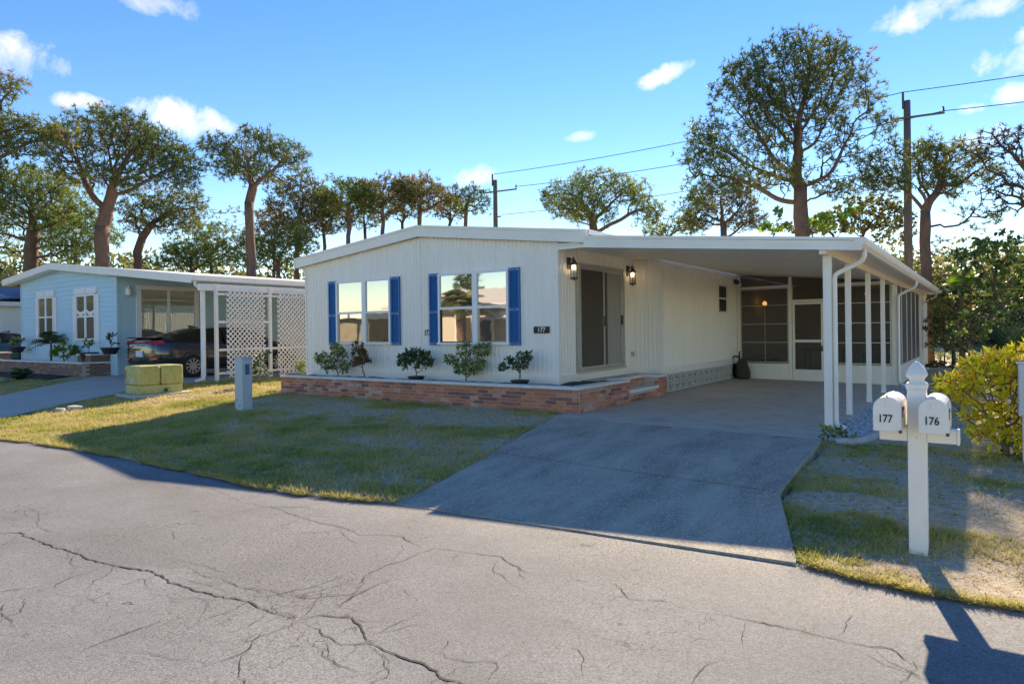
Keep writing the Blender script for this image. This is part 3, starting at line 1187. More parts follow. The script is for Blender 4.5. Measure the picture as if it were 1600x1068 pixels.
w_, h_ = bw - .006, bh
for (a, b) in (((.0, .014), (w_, .014)), ((0, h_ - .014), (w_, h_ - .014)), ((.006, 0), (.006, h_))):
    seg(a, b)
c = (w_ / 2, h_ / 2)
seg((.02, .02), (w_ - .02, h_ - .02))
blk.bar((0, .02, h_ - .02), (0, w_ - .02, .02), tkn, .024, up=(1, 0, 0))
for sgn in (-1, 1):
    P = [(c[0] + sgn * .115 * math.sin(math.pi * t / 10), .02 + (h_ - .04) * t / 10) for t in range(11)]
    for q in range(10):
        blk.bar((0, *P[q]), (0, *P[q + 1]), tkn * .9, .022, up=(1, 0, 0))
bme = None
for i in range(nb):
    if bme is None:
        o = blk.build('breeze_block', BLOCK, None)
        bme = o.data
    else:
        o = link('breeze_block', bme, None)
    o.parent = sk
    o.location = Vector((X1 + .0, b0 + i * bw, zb0)) - rootloc(sk)

# ------------------------------------------------------------------ wall lanterns
def lantern(y, z, label):
    t = thing('wall_lantern', (X0, y, z), label, 'lamp', 'wall lanterns beside the sliding door')
    x = X0 + .02
    MB().box(X0 + .012, X0 + .035, y - .055, y + .055, z - .02, z + .20).build('back_plate', BLACKM, t, bevel=.006)
    MB().tube([(X0 + .03, y, z + .12), (X0 + .09, y, z + .17), (X0 + .14, y, z + .16)], .012, 6).build('arm', BLACKM, t)
    cx, hw = X0 + .13, .064
    cg = MB()
    zt_, zb_ = z + .05, z - .19
    for k in range(6):
        a = k * math.pi / 3
        cg.bar((cx + hw * math.cos(a), y + hw * math.sin(a), zb_), (cx + hw * math.cos(a), y + hw * math.sin(a), zt_), .014, .014)
    cg.lathe((cx, y, zb_), [(hw + .014, -.02), (hw + .018, 0), (hw, .012)], 6)
    cg.lathe((cx, y, zt_), [(hw + .02, 0), (hw + .02, .014), (.045, .06), (.038, .075), (.045, .085), (.02, .105), (.012, .14), (.004, .16)], 6)
    cg.lathe((cx, y, zb_ - .05), [(.006, 0), (.02, .02), (.02, .03)], 6)
    cage = cg.build('cage', BLACKM, t)
    MB().lathe((cx, y, zb_ + .012), [(hw - .008, 0), (hw - .008, zt_ - zb_ - .014)], 6).build('glass', LANTG, t)
    MB().lathe((cx, y, zb_ + .02), [(.014, 0), (.014, .13)], 8).build('candle', VINYL, t)
    MB().lathe((cx, y, zb_ + .15), [(.012, 0), (.028, .03), (.030, .05), (.016, .085), (.003, .10)], 10).build('bulb', BULB, t, smooth=True)
    return t


lantern(11.02, 2.80, 'lit black wall lantern between the house corner and the sliding door')
lantern(13.55, 2.82, 'lit black wall lantern at the far right of the sliding door')

# ------------------------------------------------------------------ brick planter with entry step
pl_ = thing('brick_planter', (-9.5, 9.82, .27), 'long low red brick planter with white cap tiles along the white house', 'planter')
PX0, PX1, PY = -13.39, -5.58, 9.82
NZ = 6
cz = .0645
z_b = .27


def course_box(mb, x0, x1, y0, y1, z0, z1):
    mb.box(x0, x1, y0, y1, z0, z1)


m = MB()
m.box(PX0 + .01, PX1 - .01, PY + .008, PY + .1, .1, .655)                 # front wall core
m.box(PX1 - .1, PX1 - .008, PY + .1, 11.79, .1, .655)                     # side wall core
m.box(PX1 - .1, PX1 - .008, 11.79, 13.60, .1, .44)
m.box(PX1 - .1, PX1 - .008, 13.16, 13.60, .44, .655)
m.box(-5.98, -5.9, 11.79, 13.16, .44, .655)
m.box(-5.98, PX1 - .1, 13.16, 13.24, .44, .655)
m.box(PX0 + .008, PX0 + .1, PY + .1, YF + .5, .1, .655)
m.build('mortar_core', MORTAR, pl_)
placed = []
L0 = .205
nfront = int((PX1 - PX0) / L0)
Lf = (PX1 - PX0) / nfront
for r in range(NZ):
    z0 = z_b + r * cz
    off = (r % 2) * .5
    k = 0
    xs0 = PX0 - (Lf * .5 if off else 0)
    while xs0 < PX1 - .01:
        a, b = max(PX0, xs0), min(PX1, xs0 + Lf)
        if b - a > .03:
            placed.append(('f', a + .005, b - .005, z0 + .004, z0 + cz - .005))
        xs0 += Lf
    ys = PY + .098 + (0 if off else -L0 * .5)
    while ys < 13.58:
        a, b = max(PY + .1, ys), min(13.60, ys + L0)
        if b - a > .03:
            inn = (a + b) / 2 > 11.79 and (a + b) / 2 < 13.16 and z0 + cz > .45
            placed.append(('n' if inn else 's', a + .005, b - .005, z0 + .004, z0 + cz - .005))
        ys += L0


def vis(p):
    x, y = ((p[1] + p[2]) / 2, PY) if p[0] == 'f' else (PX1, (p[1] + p[2]) / 2)
    return math.hypot(x, y)


placed.sort(key=vis)
unit = {}


def brick_box(p, mb):
    k, a, b, z0, z1 = p
    j = rnd.uniform(-.003, .003)
    if k == 'f':
        mb.box(a, b, PY - .002 + j, PY + .06, z0, z1)
    elif k == 's':
        mb.box(PX1 - .06, PX1 + .002 + j, a, b, z0, z1)
    else:
        mb.box(-5.95, -5.895 + j, a, b, z0, z1)


def brick_mat(p):
    r = rnd.random()
    x = p[1] if p[0] == 'f' else 0
    if p[0] == 's' and p[1] < 10.9:
        return BRICKS[rnd.choices(range(6), [3, 3, 4, 1, .6, 4])[0]]
    if p[0] == 'f' and x < -10:
        return BRICKS[rnd.choices(range(6), [3, 2, 4, 2.2, .8, 2])[0]]
    return BRICKS[rnd.choices(range(6), [5, 4, 2, 2, 1.3, .8])[0]]


rest = [MB() for _ in BRICKS]
for i, p in enumerate(placed):
    bm_ = brick_mat(p)
    if i < 298:
        mb = MB()
        brick_box(p, mb)
        mb.build('brick', bm_, pl_)
    else:
        brick_box(p, rest[BRICKS.index(bm_)])
V, Fc, mi = [], [], []
for k, mb in enumerate(rest):
    n0 = len(V)
    V += mb.v
    Fc += [tuple(i + n0 for i in f) for f in mb.f]
    mi += [k] * len(mb.f)
if V:
    me = bpy.data.meshes.new('bricks_far')
    o3 = rootloc(pl_)
    me.from_pydata([(p[0] - o3.x, p[1] - o3.y, p[2] - o3.z) for p in V], [], Fc)
    for b in BRICKS:
        me.materials.append(b)
    for p, k in zip(me.polygons, mi):
        p.material_index = k
    link('far_bricks', me, None, pl_, kind='stuff')
MB().box(PX0 - .02, PX1 + .03, PY - .035, PY + .02, .12, .262).build('footing', CURB, pl_)
# cap tiles
nt_ = 27
lw = (PX1 + .02 - (PX0 - .02)) / nt_
for i in range(nt_):
    a = PX0 - .02 + i * lw
    j = rnd.uniform(-.002, .002)
    if i < nt_ - 1:
        MB().box(a + .003, a + lw - .003, PY - .02 + j, PY + .19, .658, .706 + j).build('cap_tile', CAP, pl_, bevel=.004)
    else:
        MB().box(a + .003, a + lw, PY - .02, PY + .19, .658, .706).build('cap_tile', CAP, pl_, bevel=.004)
nt2 = 7
lw2 = (11.80 - (PY + .193)) / nt2
for i in range(nt2):
    a = PY + .193 + i * lw2
    j = rnd.uniform(-.002, .002)
    MB().box(PX1 - .19, PX1 + .02 + j, a + .003, a + lw2 - .003, .658, .706 + j).build('cap_tile', CAP, pl_, bevel=.004)
for (a, b) in ((11.86, 12.5), (12.51, 13.14)):
    MB().box(-6.1, -5.87, a, b, .658, .706).build('cap_tile', CAP, pl_, bevel=.004)
MB().box(-5.87 - .2, PX1 + .02, 13.16, 13.62, .658, .706).build('cap_tile', CAP, pl_, bevel=.004)
MB().box(-5.89, PX1 + .03, 11.80, 13.15, .445, .507).build('step', CAP, pl_, bevel=.006)
MB().box(X0 + .03, -6.11, 11.6, YJ - .03, .5, .69).build('landing', CONC, pl_, bevel=.01)
# soil fill
xs_ = np.linspace(PX0 + .05, PX1 - .15, 90)
ys_ = np.linspace(PY + .18, YF - .03, 10)
A, B = np.meshgrid(xs_, ys_)
Zs = .655 + .05 * (fbm(A * 5, B * 5) - .4)
ii = np.arange(A.size).reshape(A.shape)
np_mesh('soil', np.stack([A, B, Zs], -1).reshape(-1, 3), np.stack([ii[:-1, :-1], ii[:-1, 1:], ii[1:, 1:], ii[1:, :-1]], -1).reshape(-1, 4), SOIL, pl_, smooth=True)
A, B = np.meshgrid(np.linspace(X0 + .03, PX1 - .18, 14), np.linspace(YF - .05, 11.65, 18))
Zs = .66 + .09 * (fbm(A * 6, B * 6) - .35)
ii = np.arange(A.size).reshape(A.shape)
np_mesh('soil', np.stack([A, B, Zs], -1).reshape(-1, 3), np.stack([ii[:-1, :-1], ii[:-1, 1:], ii[1:, 1:], ii[1:, :-1]], -1).reshape(-1, 4), SOIL, pl_, smooth=True)

# ------------------------------------------------------------------ carport
XP = -1.885
cp = thing('carport', (XP, 10.5, .22), 'white flat-roofed metal carport on slim posts over the concrete slab', 'carport')


def cz_top(x):
    return float(np.interp(x, [-5.75, -1.40], [3.242, 2.827]))


YC0, YC1 = 10.15, 28.4
MB().prism([(-5.60, 0, cz_top(-5.60)), (-1.46, 0, cz_top(-1.46)), (-1.46, 0, cz_top(-1.46) - .05), (-5.60, 0, cz_top(-5.60) - .05)], (0, YC0 + .03, 0), (0, YC1, 0)).build('roof', ROOFW, cp)
# ceiling pans run from house to beam
V, Fc = [], []
yy = YC0 + .05
st = []
while yy < YC1 - .05:
    for a, o in ((0, 0), (.255, 0), (.265, .035), (.29, .035), (.30, 0)):
        st.append((yy + a, o))
    yy += .305
for (y, o) in st:
    for x in (-5.74, -1.48):
        V.append((x, y, cz_top(x) - .075 - .0 + (-.035 + o)))
for i in range(len(st) - 1):
    Fc.append((2 * i, 2 * i + 1, 2 * i + 3, 2 * i + 2))
MB().add(V, Fc).build('ceiling', CEIL, cp)
m = MB()
for (t, bt, o) in ((.012, -.035, .035), (-.035, -.19, .018)):
    m.prism([(-5.60, 0, cz_top(-5.60) + t), (-1.40, 0, cz_top(-1.40) + t), (-1.40, 0, cz_top(-1.40) + bt * .85), (-5.60, 0, cz_top(-5.60) + bt)], (0, YC0 - o, 0), (0, YC0 + .028, 0))
m.build('fascia', TRIM, cp)
# gutter along the low side: lip, face, bottom
gx = -1.40
m = MB()
gz = cz_top(gx) + .012
m.prism([(gx, 0, gz), (gx + .055, 0, gz), (gx + .055, 0, gz - .03), (gx + .04, 0, gz - .09), (gx - .01, 0, gz - .135), (gx - .08, 0, gz - .135), (gx - .08, 0, gz - .02), (gx - .0, 0, gz - .02)], (0, YC0 - .03, 0), (0, YC1 + .05, 0))
m.build('gutter', TRIM, cp)
MB().box(XP - .045, XP + .045, YC0 + .04, YC1 - .02, 2.655, 2.80).build('beam', CEIL, cp)
for (y, w) in ((10.52, .052), (12.22, .040), (14.44, .040), (16.57, .040)):
    po = MB().box(XP - w, XP + w, y - w, y + w, slab_z(XP) - .02, 2.655)
    po.box(XP - w + .02, XP + w - .02, y - w - .004, y + w + .004, slab_z(XP), 2.65)
    o = po.build('post', VINYL, cp)
    b = MB()
    b.box(XP - w - .004, XP + w + .004, y - w - .006, y + w + .006, slab_z(XP) - .01, slab_z(XP) + .07)
    b.build('post_foot', TRIM, o)


def downspout(yg, yp, zb_, foot=True):
    xw = XP + .085
    P = [(gx - .02, yg, gz - .13), (gx - .02, yg, gz - .21), (gx - .05, yg + .02, gz - .27), (gx - .11, yg + .04, gz - .31), (xw + .05, yp, gz - .43), (xw + .01, yp, gz - .46), (xw, yp, gz - .52), (xw, yp, zb_ + .12)]
    if foot:
        P += [(xw + .01, yp - .02, zb_ + .06), (xw + .06, yp - .08, zb_ + .03), (xw + .13, yp - .16, zb_ + .02)]
    return MB().tube(P, .034, 10).build('downspout', TRIM, cp, smooth=True)


downspout(10.58, 10.56, .22)
downspout(18.7, 18.75, .22)
downspout(26.0, 26.1, .22)

# ------------------------------------------------------------------ screened porch behind the carport
pr = thing('screen_porch', (-4.0, 19.0, .25), 'enclosed screen porch with white kick panels at the back of the carport', 'porch')
PFL, PFR = (-5.74, 19.22), (-1.90, 18.85)


def pf(f, z, o=0.0):
    return (PFL[0] + (PFR[0] - PFL[0]) * f, PFL[1] + (PFR[1] - PFL[1]) * f + o, z)


def pfbar(f0, f1, z0, z1, th=.05, o=0.0):
    """panel in the porch front plane"""
    a, b = pf(f0, 0, o), pf(f1, 0, o)
    return [(a[0], a[1] - th / 2, z0), (b[0], b[1] - th / 2, z0), (b[0], b[1] - th / 2, z1), (a[0], a[1] - th / 2, z1)], th


def pfbox(mb, f0, f1, z0, z1, th=.05, o=0.0, z1b=None):
    a, b = pf(f0, 0, o), pf(f1, 0, o)
    zr = z1 if z1b is None else z1b
    return mb.prism([(a[0], a[1] - th / 2, z0), (b[0], b[1] - th / 2, z0), (b[0], b[1] - th / 2, zr), (a[0], a[1] - th / 2, z1)], (0, 0, 0), (0, th, 0))


fD0, fD1 = .365, .595      # door span
def fx(f):
    return PFL[0] + (PFR[0] - PFL[0]) * f
def under(f):
    return cz_top(fx(f)) - .12
# kick panels
for (a, b) in ((0.006, fD0 - .012), (fD1 + .012, .988)):
    m = MB()
    pfbox(m, a, b, .20, .68, .05)
    m.build('kick_panel', WHITE, pr)
# posts and rails
for f in (.004, fD0, fD1, .996):
    m = MB()
    pfbox(m, f - .011, f + .011, .20, under(f), .07)
    m.build('post', VINYL, pr)
for (a, b, z) in ((.016, fD0 - .012, 2.74), (fD0 + .012, fD1 - .012, 2.34), (fD1 + .012, .984, 2.72)):
    m = MB()
    pfbox(m, a, b, z - .03, z + .03, .055)
    m.build('rail', VINYL, pr)
m = MB()
pfbox(m, .0, 1.0, under(0) - .005, under(0) + .05, .06, 0, under(1) + .05)
m.v = m.v
m.build('header', CEIL, pr)


def screen_bay(a, b, z0, z1, rails, mull, trans):
    fr = MB()
    e = .007
    pfbox(fr, a, b, z0, z0 + .03, .035)
    pfbox(fr, a, b, z1 - .03, z1, .035)
    pfbox(fr, a, a + e, z0 + .03, z1 - .03, .035)
    pfbox(fr, b - e, b, z0 + .03, z1 - .03, .035)
    fo = fr.build('screen_frame', ALU, pr)
    for z in rails:
        m = MB()
        pfbox(m, a + e, b - e, z - .009, z + .009, .03)
        m.build('glazing_bar', ALU, fo)
    if mull:
        m = MB()
        pfbox(m, mull - .0017, mull + .0017, z0 + .03, rails[0] - .009, .028)
        m.build('glazing_bar', ALU, fo)
    m = MB()
    pfbox(m, a + e, b - e, z0 + .03, z1 - .03, .004)
    m.build('screen', SCREEN, fo)
    m = MB()
    pfbox(m, a, b, z1 + .065, under(a) - .01, .004, 0, under(b) - .01)
    m.build('upper_screen', SCREEN, pr)


screen_bay(.017, fD0 - .013, .70, 2.705, (2.245, 1.745, 1.25), .19, True)
screen_bay(fD1 + .013, .983, .70, 2.685, (2.235, 1.735, 1.24), None, True)
m = MB()
pfbox(m, fD0 + .012, fD1 - .012, 2.375, under(fD0) - .01, .004, 0, under(fD1) - .01)
m.build('upper_screen', SCREEN, pr)
# screen door
m = MB()
a, b = fD0 + .014, fD1 - .014
st_ = .016
pfbox(m, a, a + st_, .25, 2.30, .04, -.01)
pfbox(m, b - st_, b, .25, 2.30, .04, -.01)
for (z0, z1) in ((2.24, 2.30), (1.25, 1.32), (.25, .54)):
    pfbox(m, a + st_, b - st_, z0, z1, .04, -.01)
dr = m.build('screen_door', VINYL, pr)
for (z0, z1) in ((1.32, 2.24), (.54, 1.25)):
    m = MB()
    pfbox(m, a + st_, b - st_, z0, z1, .004, -.01)
    m.build('screen', SCREEN if z0 > 1 else SCREENS, dr)
hp = pf(b - .01, 1.1)
MB().box(hp[0] - .02, hp[0] + .02, hp[1] - .08, hp[1] - .03, 1.02, 1.16).build('handle', BLACKM, dr)
# side wall of the porch, facing the lawn
ya, yb = PFR[1] + .06, 25.6
nbay = 5
dyb = (yb - ya) / nbay
for i in range(nbay):
    a, b = ya + i * dyb, ya + (i + 1) * dyb
    MB().box(XP - .03, XP + .03, a + .006, b - .006, .18, .66).build('kick_panel', WHITE, pr)
    MB().box(XP - .003, XP + .003, a + .012, b - .012, .68, 2.62).build('screen', SCREENS, pr)
    MB().box(XP - .022, XP + .022, b - .012, b + .012, .662, 2.65).build('mullion', FRAME, pr)
MB().box(XP - .05, XP + .05, PFR[1] - .05, PFR[1] + .055, .18, 2.65).build('post', VINYL, pr)
MB().box(XP - .30, XP + .06, 25.62, 28.3, .18, 2.66).build('storage_wall', WHITE, pr)
MB().box(-5.7, XP - .04, 25.5, 25.58, .18, 3.1).build('back_wall', mat('porch_back_wall', (.66, .58, .47), .8, (.58, .50, .40), 2, 3, .6), pr)
MB().box(-5.7, XP - .04, 19.62, 25.5, .18, .235).build('porch_floor', mat('porch_floor', (.42, .36, .29), .7), pr)

# things inside the porch
def sconce(p, label):
    t = thing('porch_lamp', p, label, 'lamp', 'lit amber lamps inside the screen porch')
    MB().lathe(p, [(.02, -.16), (.03, -.1), (.06, -.06), (.06, -.05)], 10).build('lamp_base', BLACKM, t)
    MB().lathe(p, [(.03, -.05), (.06, -.02), (.07, .02), (.05, .07), (.02, .09)], 12).build('shade', AMBER, t, smooth=True)


sconce((-5.55, 21.2, 2.35), 'lit amber lamp behind the left porch screen')
sconce((-3.05, 23.2, 2.62), 'lit amber lamp glowing behind the right porch screens')
t = thing('porch_table', (-4.1, 22.5, .235), 'small dark table dimly seen through the screen door', 'table')
MB().box(-4.7, -3.5, 22.1, 22.9, .94, .985).build('tabletop', mat('dark_wood', (.10, .06, .035), .5, (.06, .035, .02), 5, 4, .7, stretch=(.5, 6, 6)), t, bevel=.01)
for (x, y) in ((-4.62, 22.18), (-3.58, 22.18), (-4.62, 22.82), (-3.58, 22.82)):
    MB().box(x - .03, x + .03, y - .03, y + .03, .235, .94).build('leg', MATS['dark_wood'], t)
t = thing('white_ornament', (-4.25, 22.45, .985), 'tall white ornament on the table behind the screen door', 'ornament')
MB().lathe((-4.25, 22.45, .985), [(.06, 0), (.075, .03), (.04, .10), (.065, .20), (.075, .28), (.045, .38), (.03, .46), (.05, .50), (.045, .56), (.01, .60)], 14).build('ornament_body', VINYL, t, smooth=True)
t = thing('wicker_basket', (-3.95, 22.4, .985), 'tan basket beside the white ornament behind the screen door', 'basket')
WICK = mat('wicker', (.50, .40, .26), .8, (.36, .27, .16), 30, 3, .8)
MB().lathe((-3.95, 22.4, .985), [(.13, 0), (.17, .08), (.18, .18), (.16, .24), (.14, .24), (.14, .05)], 14).build('basket_body', WICK, t)
for (cx_, cy_, lab) in ((-2.55, 21.0, 'dark wicker chair behind the right porch screens nearest the corner'), (-2.7, 23.6, 'dark wicker chair further back behind the right porch screens')):
    t = thing('porch_chair', (cx_, cy_, .235), lab, 'chair', 'wicker chairs inside the porch')
    CH = mat('chair_wicker', (.16, .11, .07), .7, (.10, .065, .04), 25, 3, .8)
    MB().box(cx_ - .32, cx_ + .32, cy_ - .3, cy_ + .3, .60, .68).build('seat', CH, t, bevel=.02)
    MB().box(cx_ - .32, cx_ + .32, cy_ + .24, cy_ + .32, .68, 1.25).build('backrest', CH, t, bevel=.03)
    for s_ in (-1, 1):
        MB().box(cx_ + s_ * .30 - .035, cx_ + s_ * .30 + .035, cy_ - .3, cy_ + .24, .86, .91).build('armrest', CH, t, bevel=.01)
        for q in (-1, 1):
            MB().box(cx_ + s_ * .29 - .025, cx_ + s_ * .29 + .025, cy_ + q * .27 - .025, cy_ + q * .27 + .025, .235, .60 if q > 0 else .86).build('leg', CH, t)

# flood lamp at porch corner
t = thing('flood_lamp', (X1 + .03, 19.0, 2.90), 'small dark flood lamp high in the carport corner by the porch', 'lamp')
MB().box(X1 + .0, X1 + .06, 18.95, 19.05, 2.88, 2.98).build('mount', BLACKM, t)
MB().lathe((X1 + .12, 18.92, 2.86), [(.03, .1), (.06, .05), (.07, 0), (.05, -.01)], 10).build('lamp_head', BLACKM, t)
MB().lathe((X1 + .18, 18.92, 2.80), [(.03, .08), (.05, .04), (.055, 0)], 10).build('lamp_head', VINYL, t)

# dark bundle at the carport corner
p = (-5.55, 18.75, slab_z(-5.55))
t = thing('garden_ornament', p, 'dark brown bag-like ornament standing at the end of the breeze blocks', 'ornament')
DBR = mat('dark_brown', (.045, .036, .022), .8, (.075, .055, .035), 9, 4, .8, bump=.4, bscale=25)
m = MB()
pf_ = [(.10, 0), (.17, .03), (.185, .15), (.17, .32), (.14, .45), (.09, .53), (.04, .55)]
m.lathe((p[0] + .03, p[1], p[2]), pf_, 12)
m.lathe((p[0] + .17, p[1] - .03, p[2]), [(.05, 0), (.09, .05), (.085, .2), (.05, .33), (.02, .36)], 10)
m.build('bundle', DBR, t, smooth=True)
MB().tube([(p[0] - .02, p[1] - .05, p[2] + .50), (p[0] - .06, p[1] - .06, p[2] + .60), (p[0] - .15, p[1] - .08, p[2] + .61), (p[0] - .2, p[1] - .09, p[2] + .55)], [.03, .035, .03, .015], 8).build('neck', mat('red_brown', (.16, .075, .055), .7), t, smooth=True)
MB().tube([(p[0] - .03, p[1] - .05, p[2] + .52), (p[0] - .03, p[1] - .05, p[2] + .66), (p[0] - .02, p[1] - .05, p[2] + .76)], [.03, .025, .012], 8).build('spike', DBR, t, smooth=True)

# ------------------------------------------------------------------ mailboxes and their post
MX, MY = -.43, 5.62
mz = float(ground(MX, MY, False))
t = thing('mailbox_post', (MX, MY, mz), 'white vinyl post with pointed finial and cross arm carrying two mailboxes', 'post')
w = .058
MB().box(MX - w, MX + w, MY - w, MY + w, mz - .1, 1.20).build('post', VINYL, t, bevel=.006)


def sq(mb, prof, n=4):
    V, Fc = [], []
    for (r, z) in prof:
        for (a, b) in ((-1, -1), (1, -1), (1, 1), (-1, 1)):
            V.append((MX + a * r, MY + b * r, z))
    for i in range(len(prof) - 1):
        for k in range(4):
            Fc.append((i * 4 + k, i * 4 + (k + 1) % 4, i * 4 + 4 + (k + 1) % 4, i * 4 + 4 + k))
    Fc.append((3, 2, 1, 0))
    k = (len(prof) - 1) * 4
    Fc.append((k, k + 1, k + 2, k + 3))
    return mb.add(V, Fc)


sq(MB(), [(.060, 1.20), (.066, 1.215), (.066, 1.235), (.060, 1.245), (.050, 1.25), (.044, 1.262), (.046, 1.275), (.056, 1.285), (.063, 1.295), (.064, 1.305), (.055, 1.33), (.042, 1.355), (.025, 1.378), (.008, 1.395)]).build('finial', VINYL, t, bevel=.003)
MB().box(-.665, MX - w - .001, MY - .052, MY + .052, .832, .925).build('arm', VINYL, t, bevel=.005)
MB().box(MX + w + .001, -.195, MY - .052, MY + .052, .832, .925).build('arm', VINYL, t, bevel=.005)
MB().box(-.195, -.178, MY - .056, MY + .056, .826, .93).build('end_cap', VINYL, t, bevel=.006)
MB().box(MX - .004, MX + .004, MY - w - .004, MY - w, .86, .868).build('screw', ALU, t)


def mailbox(cx, y0, z0, num, label):
    t = thing('mailbox', (cx, y0, z0), label, 'mailbox', 'mailboxes on the white post')
    W, Hh, D = .083, .235, .47
    zc_ = z0 + Hh - W * .98

    def outline(s):
        P = [(-W * s, 0), (W * s, 0), (W * s, zc_ - z0)]
        for k in range(1, 12):
            a = math.pi * k / 12
            P.append((W * s * math.cos(a), zc_ - z0 + W * .98 * s * math.sin(a)))
        P.append((-W * s, zc_ - z0))
        return P
    P = outline(1)
    MB().prism([(cx + a, 0, z0 + b) for a, b in P][::-1], (0, y0 + .012, 0), (0, y0 + D, 0)).build('mailbox_body', MBOX, t, bevel=.003)
    Pd = outline(1.04)
    d = MB().prism([(cx + a, 0, z0 + b - .003) for a, b in Pd][::-1], (0, y0 - .008, 0), (0, y0 + .011, 0)).build('mailbox_door', MBOX, t, bevel=.004)
    MB().box(cx - .012, cx + .012, y0 - .016, y0 - .009, z0 + Hh - .075, z0 + Hh - .03).build('door_pull', MBOX, d, bevel=.003)
    MB().box(cx - .004, cx + .004, y0 - .022, y0 + .03, z0 + Hh - .004, z0 + Hh + .016).build('latch', ALU, d)
    text('numerals', num, .075, INK, d, (cx - .01, y0 - .0105, z0 + .082), 'front', .0015, sx=.80)
    fl = MB()
    fx_ = cx + W + .006
    fl.box(fx_ - .004, fx_, y0 + .10, y0 + .122, z0 + .085, z0 + .155)
    fl.box(fx_ - .004, fx_, y0 + .122, y0 + .21, z0 + .13, z0 + .155)
    fl.build('flag', RUST, t)
    MB().box(cx + W - .012, cx + W + .006, y0 - .014, y0 + .03, z0 - .012, z0 + .008).build('hinge', BLACKM, t)


mailbox(-.592, 5.36, .926, '177', 'white mailbox numbered 177 on the left of the post')
mailbox(-.318, 5.36, .926, '176', 'white mailbox numbered 176 on the right of the post')

# white utility pedestal cut by the right picture edge
p = onground(1609, 722)
t = thing('utility_pedestal', p, 'white utility pedestal half behind the yellow croton at the right edge', 'pedestal')
GREYW = mat('pale_pedestal', (.62, .60, .62), .5, (.52, .50, .50), 6, 4, .6)
MB().box(p[0] - .06, p[0] + .06, p[1] - .06, p[1] + .06, p[2] - .05, p[2] + .55).build('stand', GREYW, t)
MB().box(p[0] - .095, p[0] + .12, p[1] - .1, p[1] + .1, p[2] + .50, p[2] + 1.06).build('cover', GREYW, t, bevel=.012)
MB().box(p[0] - .11, p[0] + .135, p[1] - .115, p[1] + .115, p[2] + 1.06, p[2] + 1.085).build('lid', GREYW, t, bevel=.006)
m = MB()
for k in range(9):
    MB().box(p[0] - .08, p[0] + .11, p[1] - .108, p[1] - .099, p[2] + .56 + k * .05, p[2] + .585 + k * .05).build('louvre', GREYW, t)

# curb and gravel bed by the carport posts
cpts = [(-1.62, 9.42), (-1.46, 9.45), (-1.36, 9.62), (-1.30, 9.95), (-1.27, 10.6), (-1.25, 12), (-1.25, 14), (-1.25, 16.5), (-1.25, 18.6)]
m = MB()
for i in range(len(cpts) - 1):
    pass
P3 = [(x, y, float(ground(x, y, False)) + .015) for x, y in cpts]
m.tube(P3, .065, 8)
tag(m.build('garden_curb', CURB, smooth=True), 'rounded concrete curb edging the white gravel beside the carport', 'curb')
n = 2600
gxr = rng.uniform(-1.80, -1.30, n)
gyr = 9.5 + (18.7 - 9.5) * rng.random(n) ** 1.3
ok = ~((gyr < 9.75) & (gxr > -1.42))
gxr, gyr = gxr[ok], gyr[ok]
n = len(gxr)
base = np.array([(1, 0, 0), (0, 1, 0), (-1, 0, 0), (0, -1, 0), (0, 0, .8), (0, 0, -.8)], float)
tri = np.array([(0, 1, 4), (1, 2, 4), (2, 3, 4), (3, 0, 4), (1, 0, 5), (2, 1, 5), (3, 2, 5), (0, 3, 5)])
sc = rng.uniform(.012, .034, n)
Vg = base[None] * sc[:, None, None] * rng.uniform(.6, 1.4, (n, 6, 1))
an = rng.uniform(0, 6.28, n)
c_, s_ = np.cos(an)[:, None], np.sin(an)[:, None]
Vg = np.stack([Vg[..., 0] * c_ - Vg[..., 1] * s_, Vg[..., 0] * s_ + Vg[..., 1] * c_, Vg[..., 2]], -1)
Vg += np.stack([gxr, gyr, ground(gxr, gyr, False) + .04 + rng.uniform(-.01, .015, n)], -1)[:, None]
Fg = (tri[None] + (np.arange(n) * 6)[:, None, None]).reshape(-1, 3)
o = np_mesh('white_gravel', Vg.reshape(-1, 3), Fg, GRAVEL, kind='stuff')
tag(o, 'white gravel bed along the carport posts', 'gravel')
MB().prism([(-1.82, 9.5, .17), (-1.45, 9.5, .17), (-1.28, 10, .17), (-1.25, 18.7, .17), (-1.82, 18.7, .17)], (0, 0, 0), (0, 0, .03)).build('gravel_bed', mat('grey_bed', (.38, .37, .36), .9, (.25, .24, .23), 20, 3, .9), kind='structure')

# blue-grey utility pedestal on the lawn
p = onground(381, 640)
t = thing('utility_pedestal', p, 'tall blue-grey utility pedestal standing on the front lawn', 'pedestal')
MB().box(p[0] - .125, p[0] + .125, p[1] - .11, p[1] + .11, p[2] - .1, p[2] + 1.0).build('pedestal_body', PEDBLUE, t, bevel=.012)
MB().box(p[0] - .135, p[0] + .135, p[1] - .12, p[1] + .12, p[2] + .985, p[2] + 1.02).build('pedestal_cap', PEDBLUE, t, bevel=.01)
MB().box(p[0] + .126, p[0] + .130, p[1] - .045, p[1] + .045, p[2] + .68, p[2] + .88).build('number_plate', mat('teal_plate', (.05, .13, .16), .4), t)
MB().lathe((p[0] + .05, p[1] - .113, p[2] + .1), [(.014, -.01), (.014, .01)], 8).build('bolt', BLACKM, t)
MB().lathe((p[0] - .08, p[1] - .113, p[2] + .2), [(.012, -.01), (.012, .01)], 8).build('bolt', BLACKM, t)

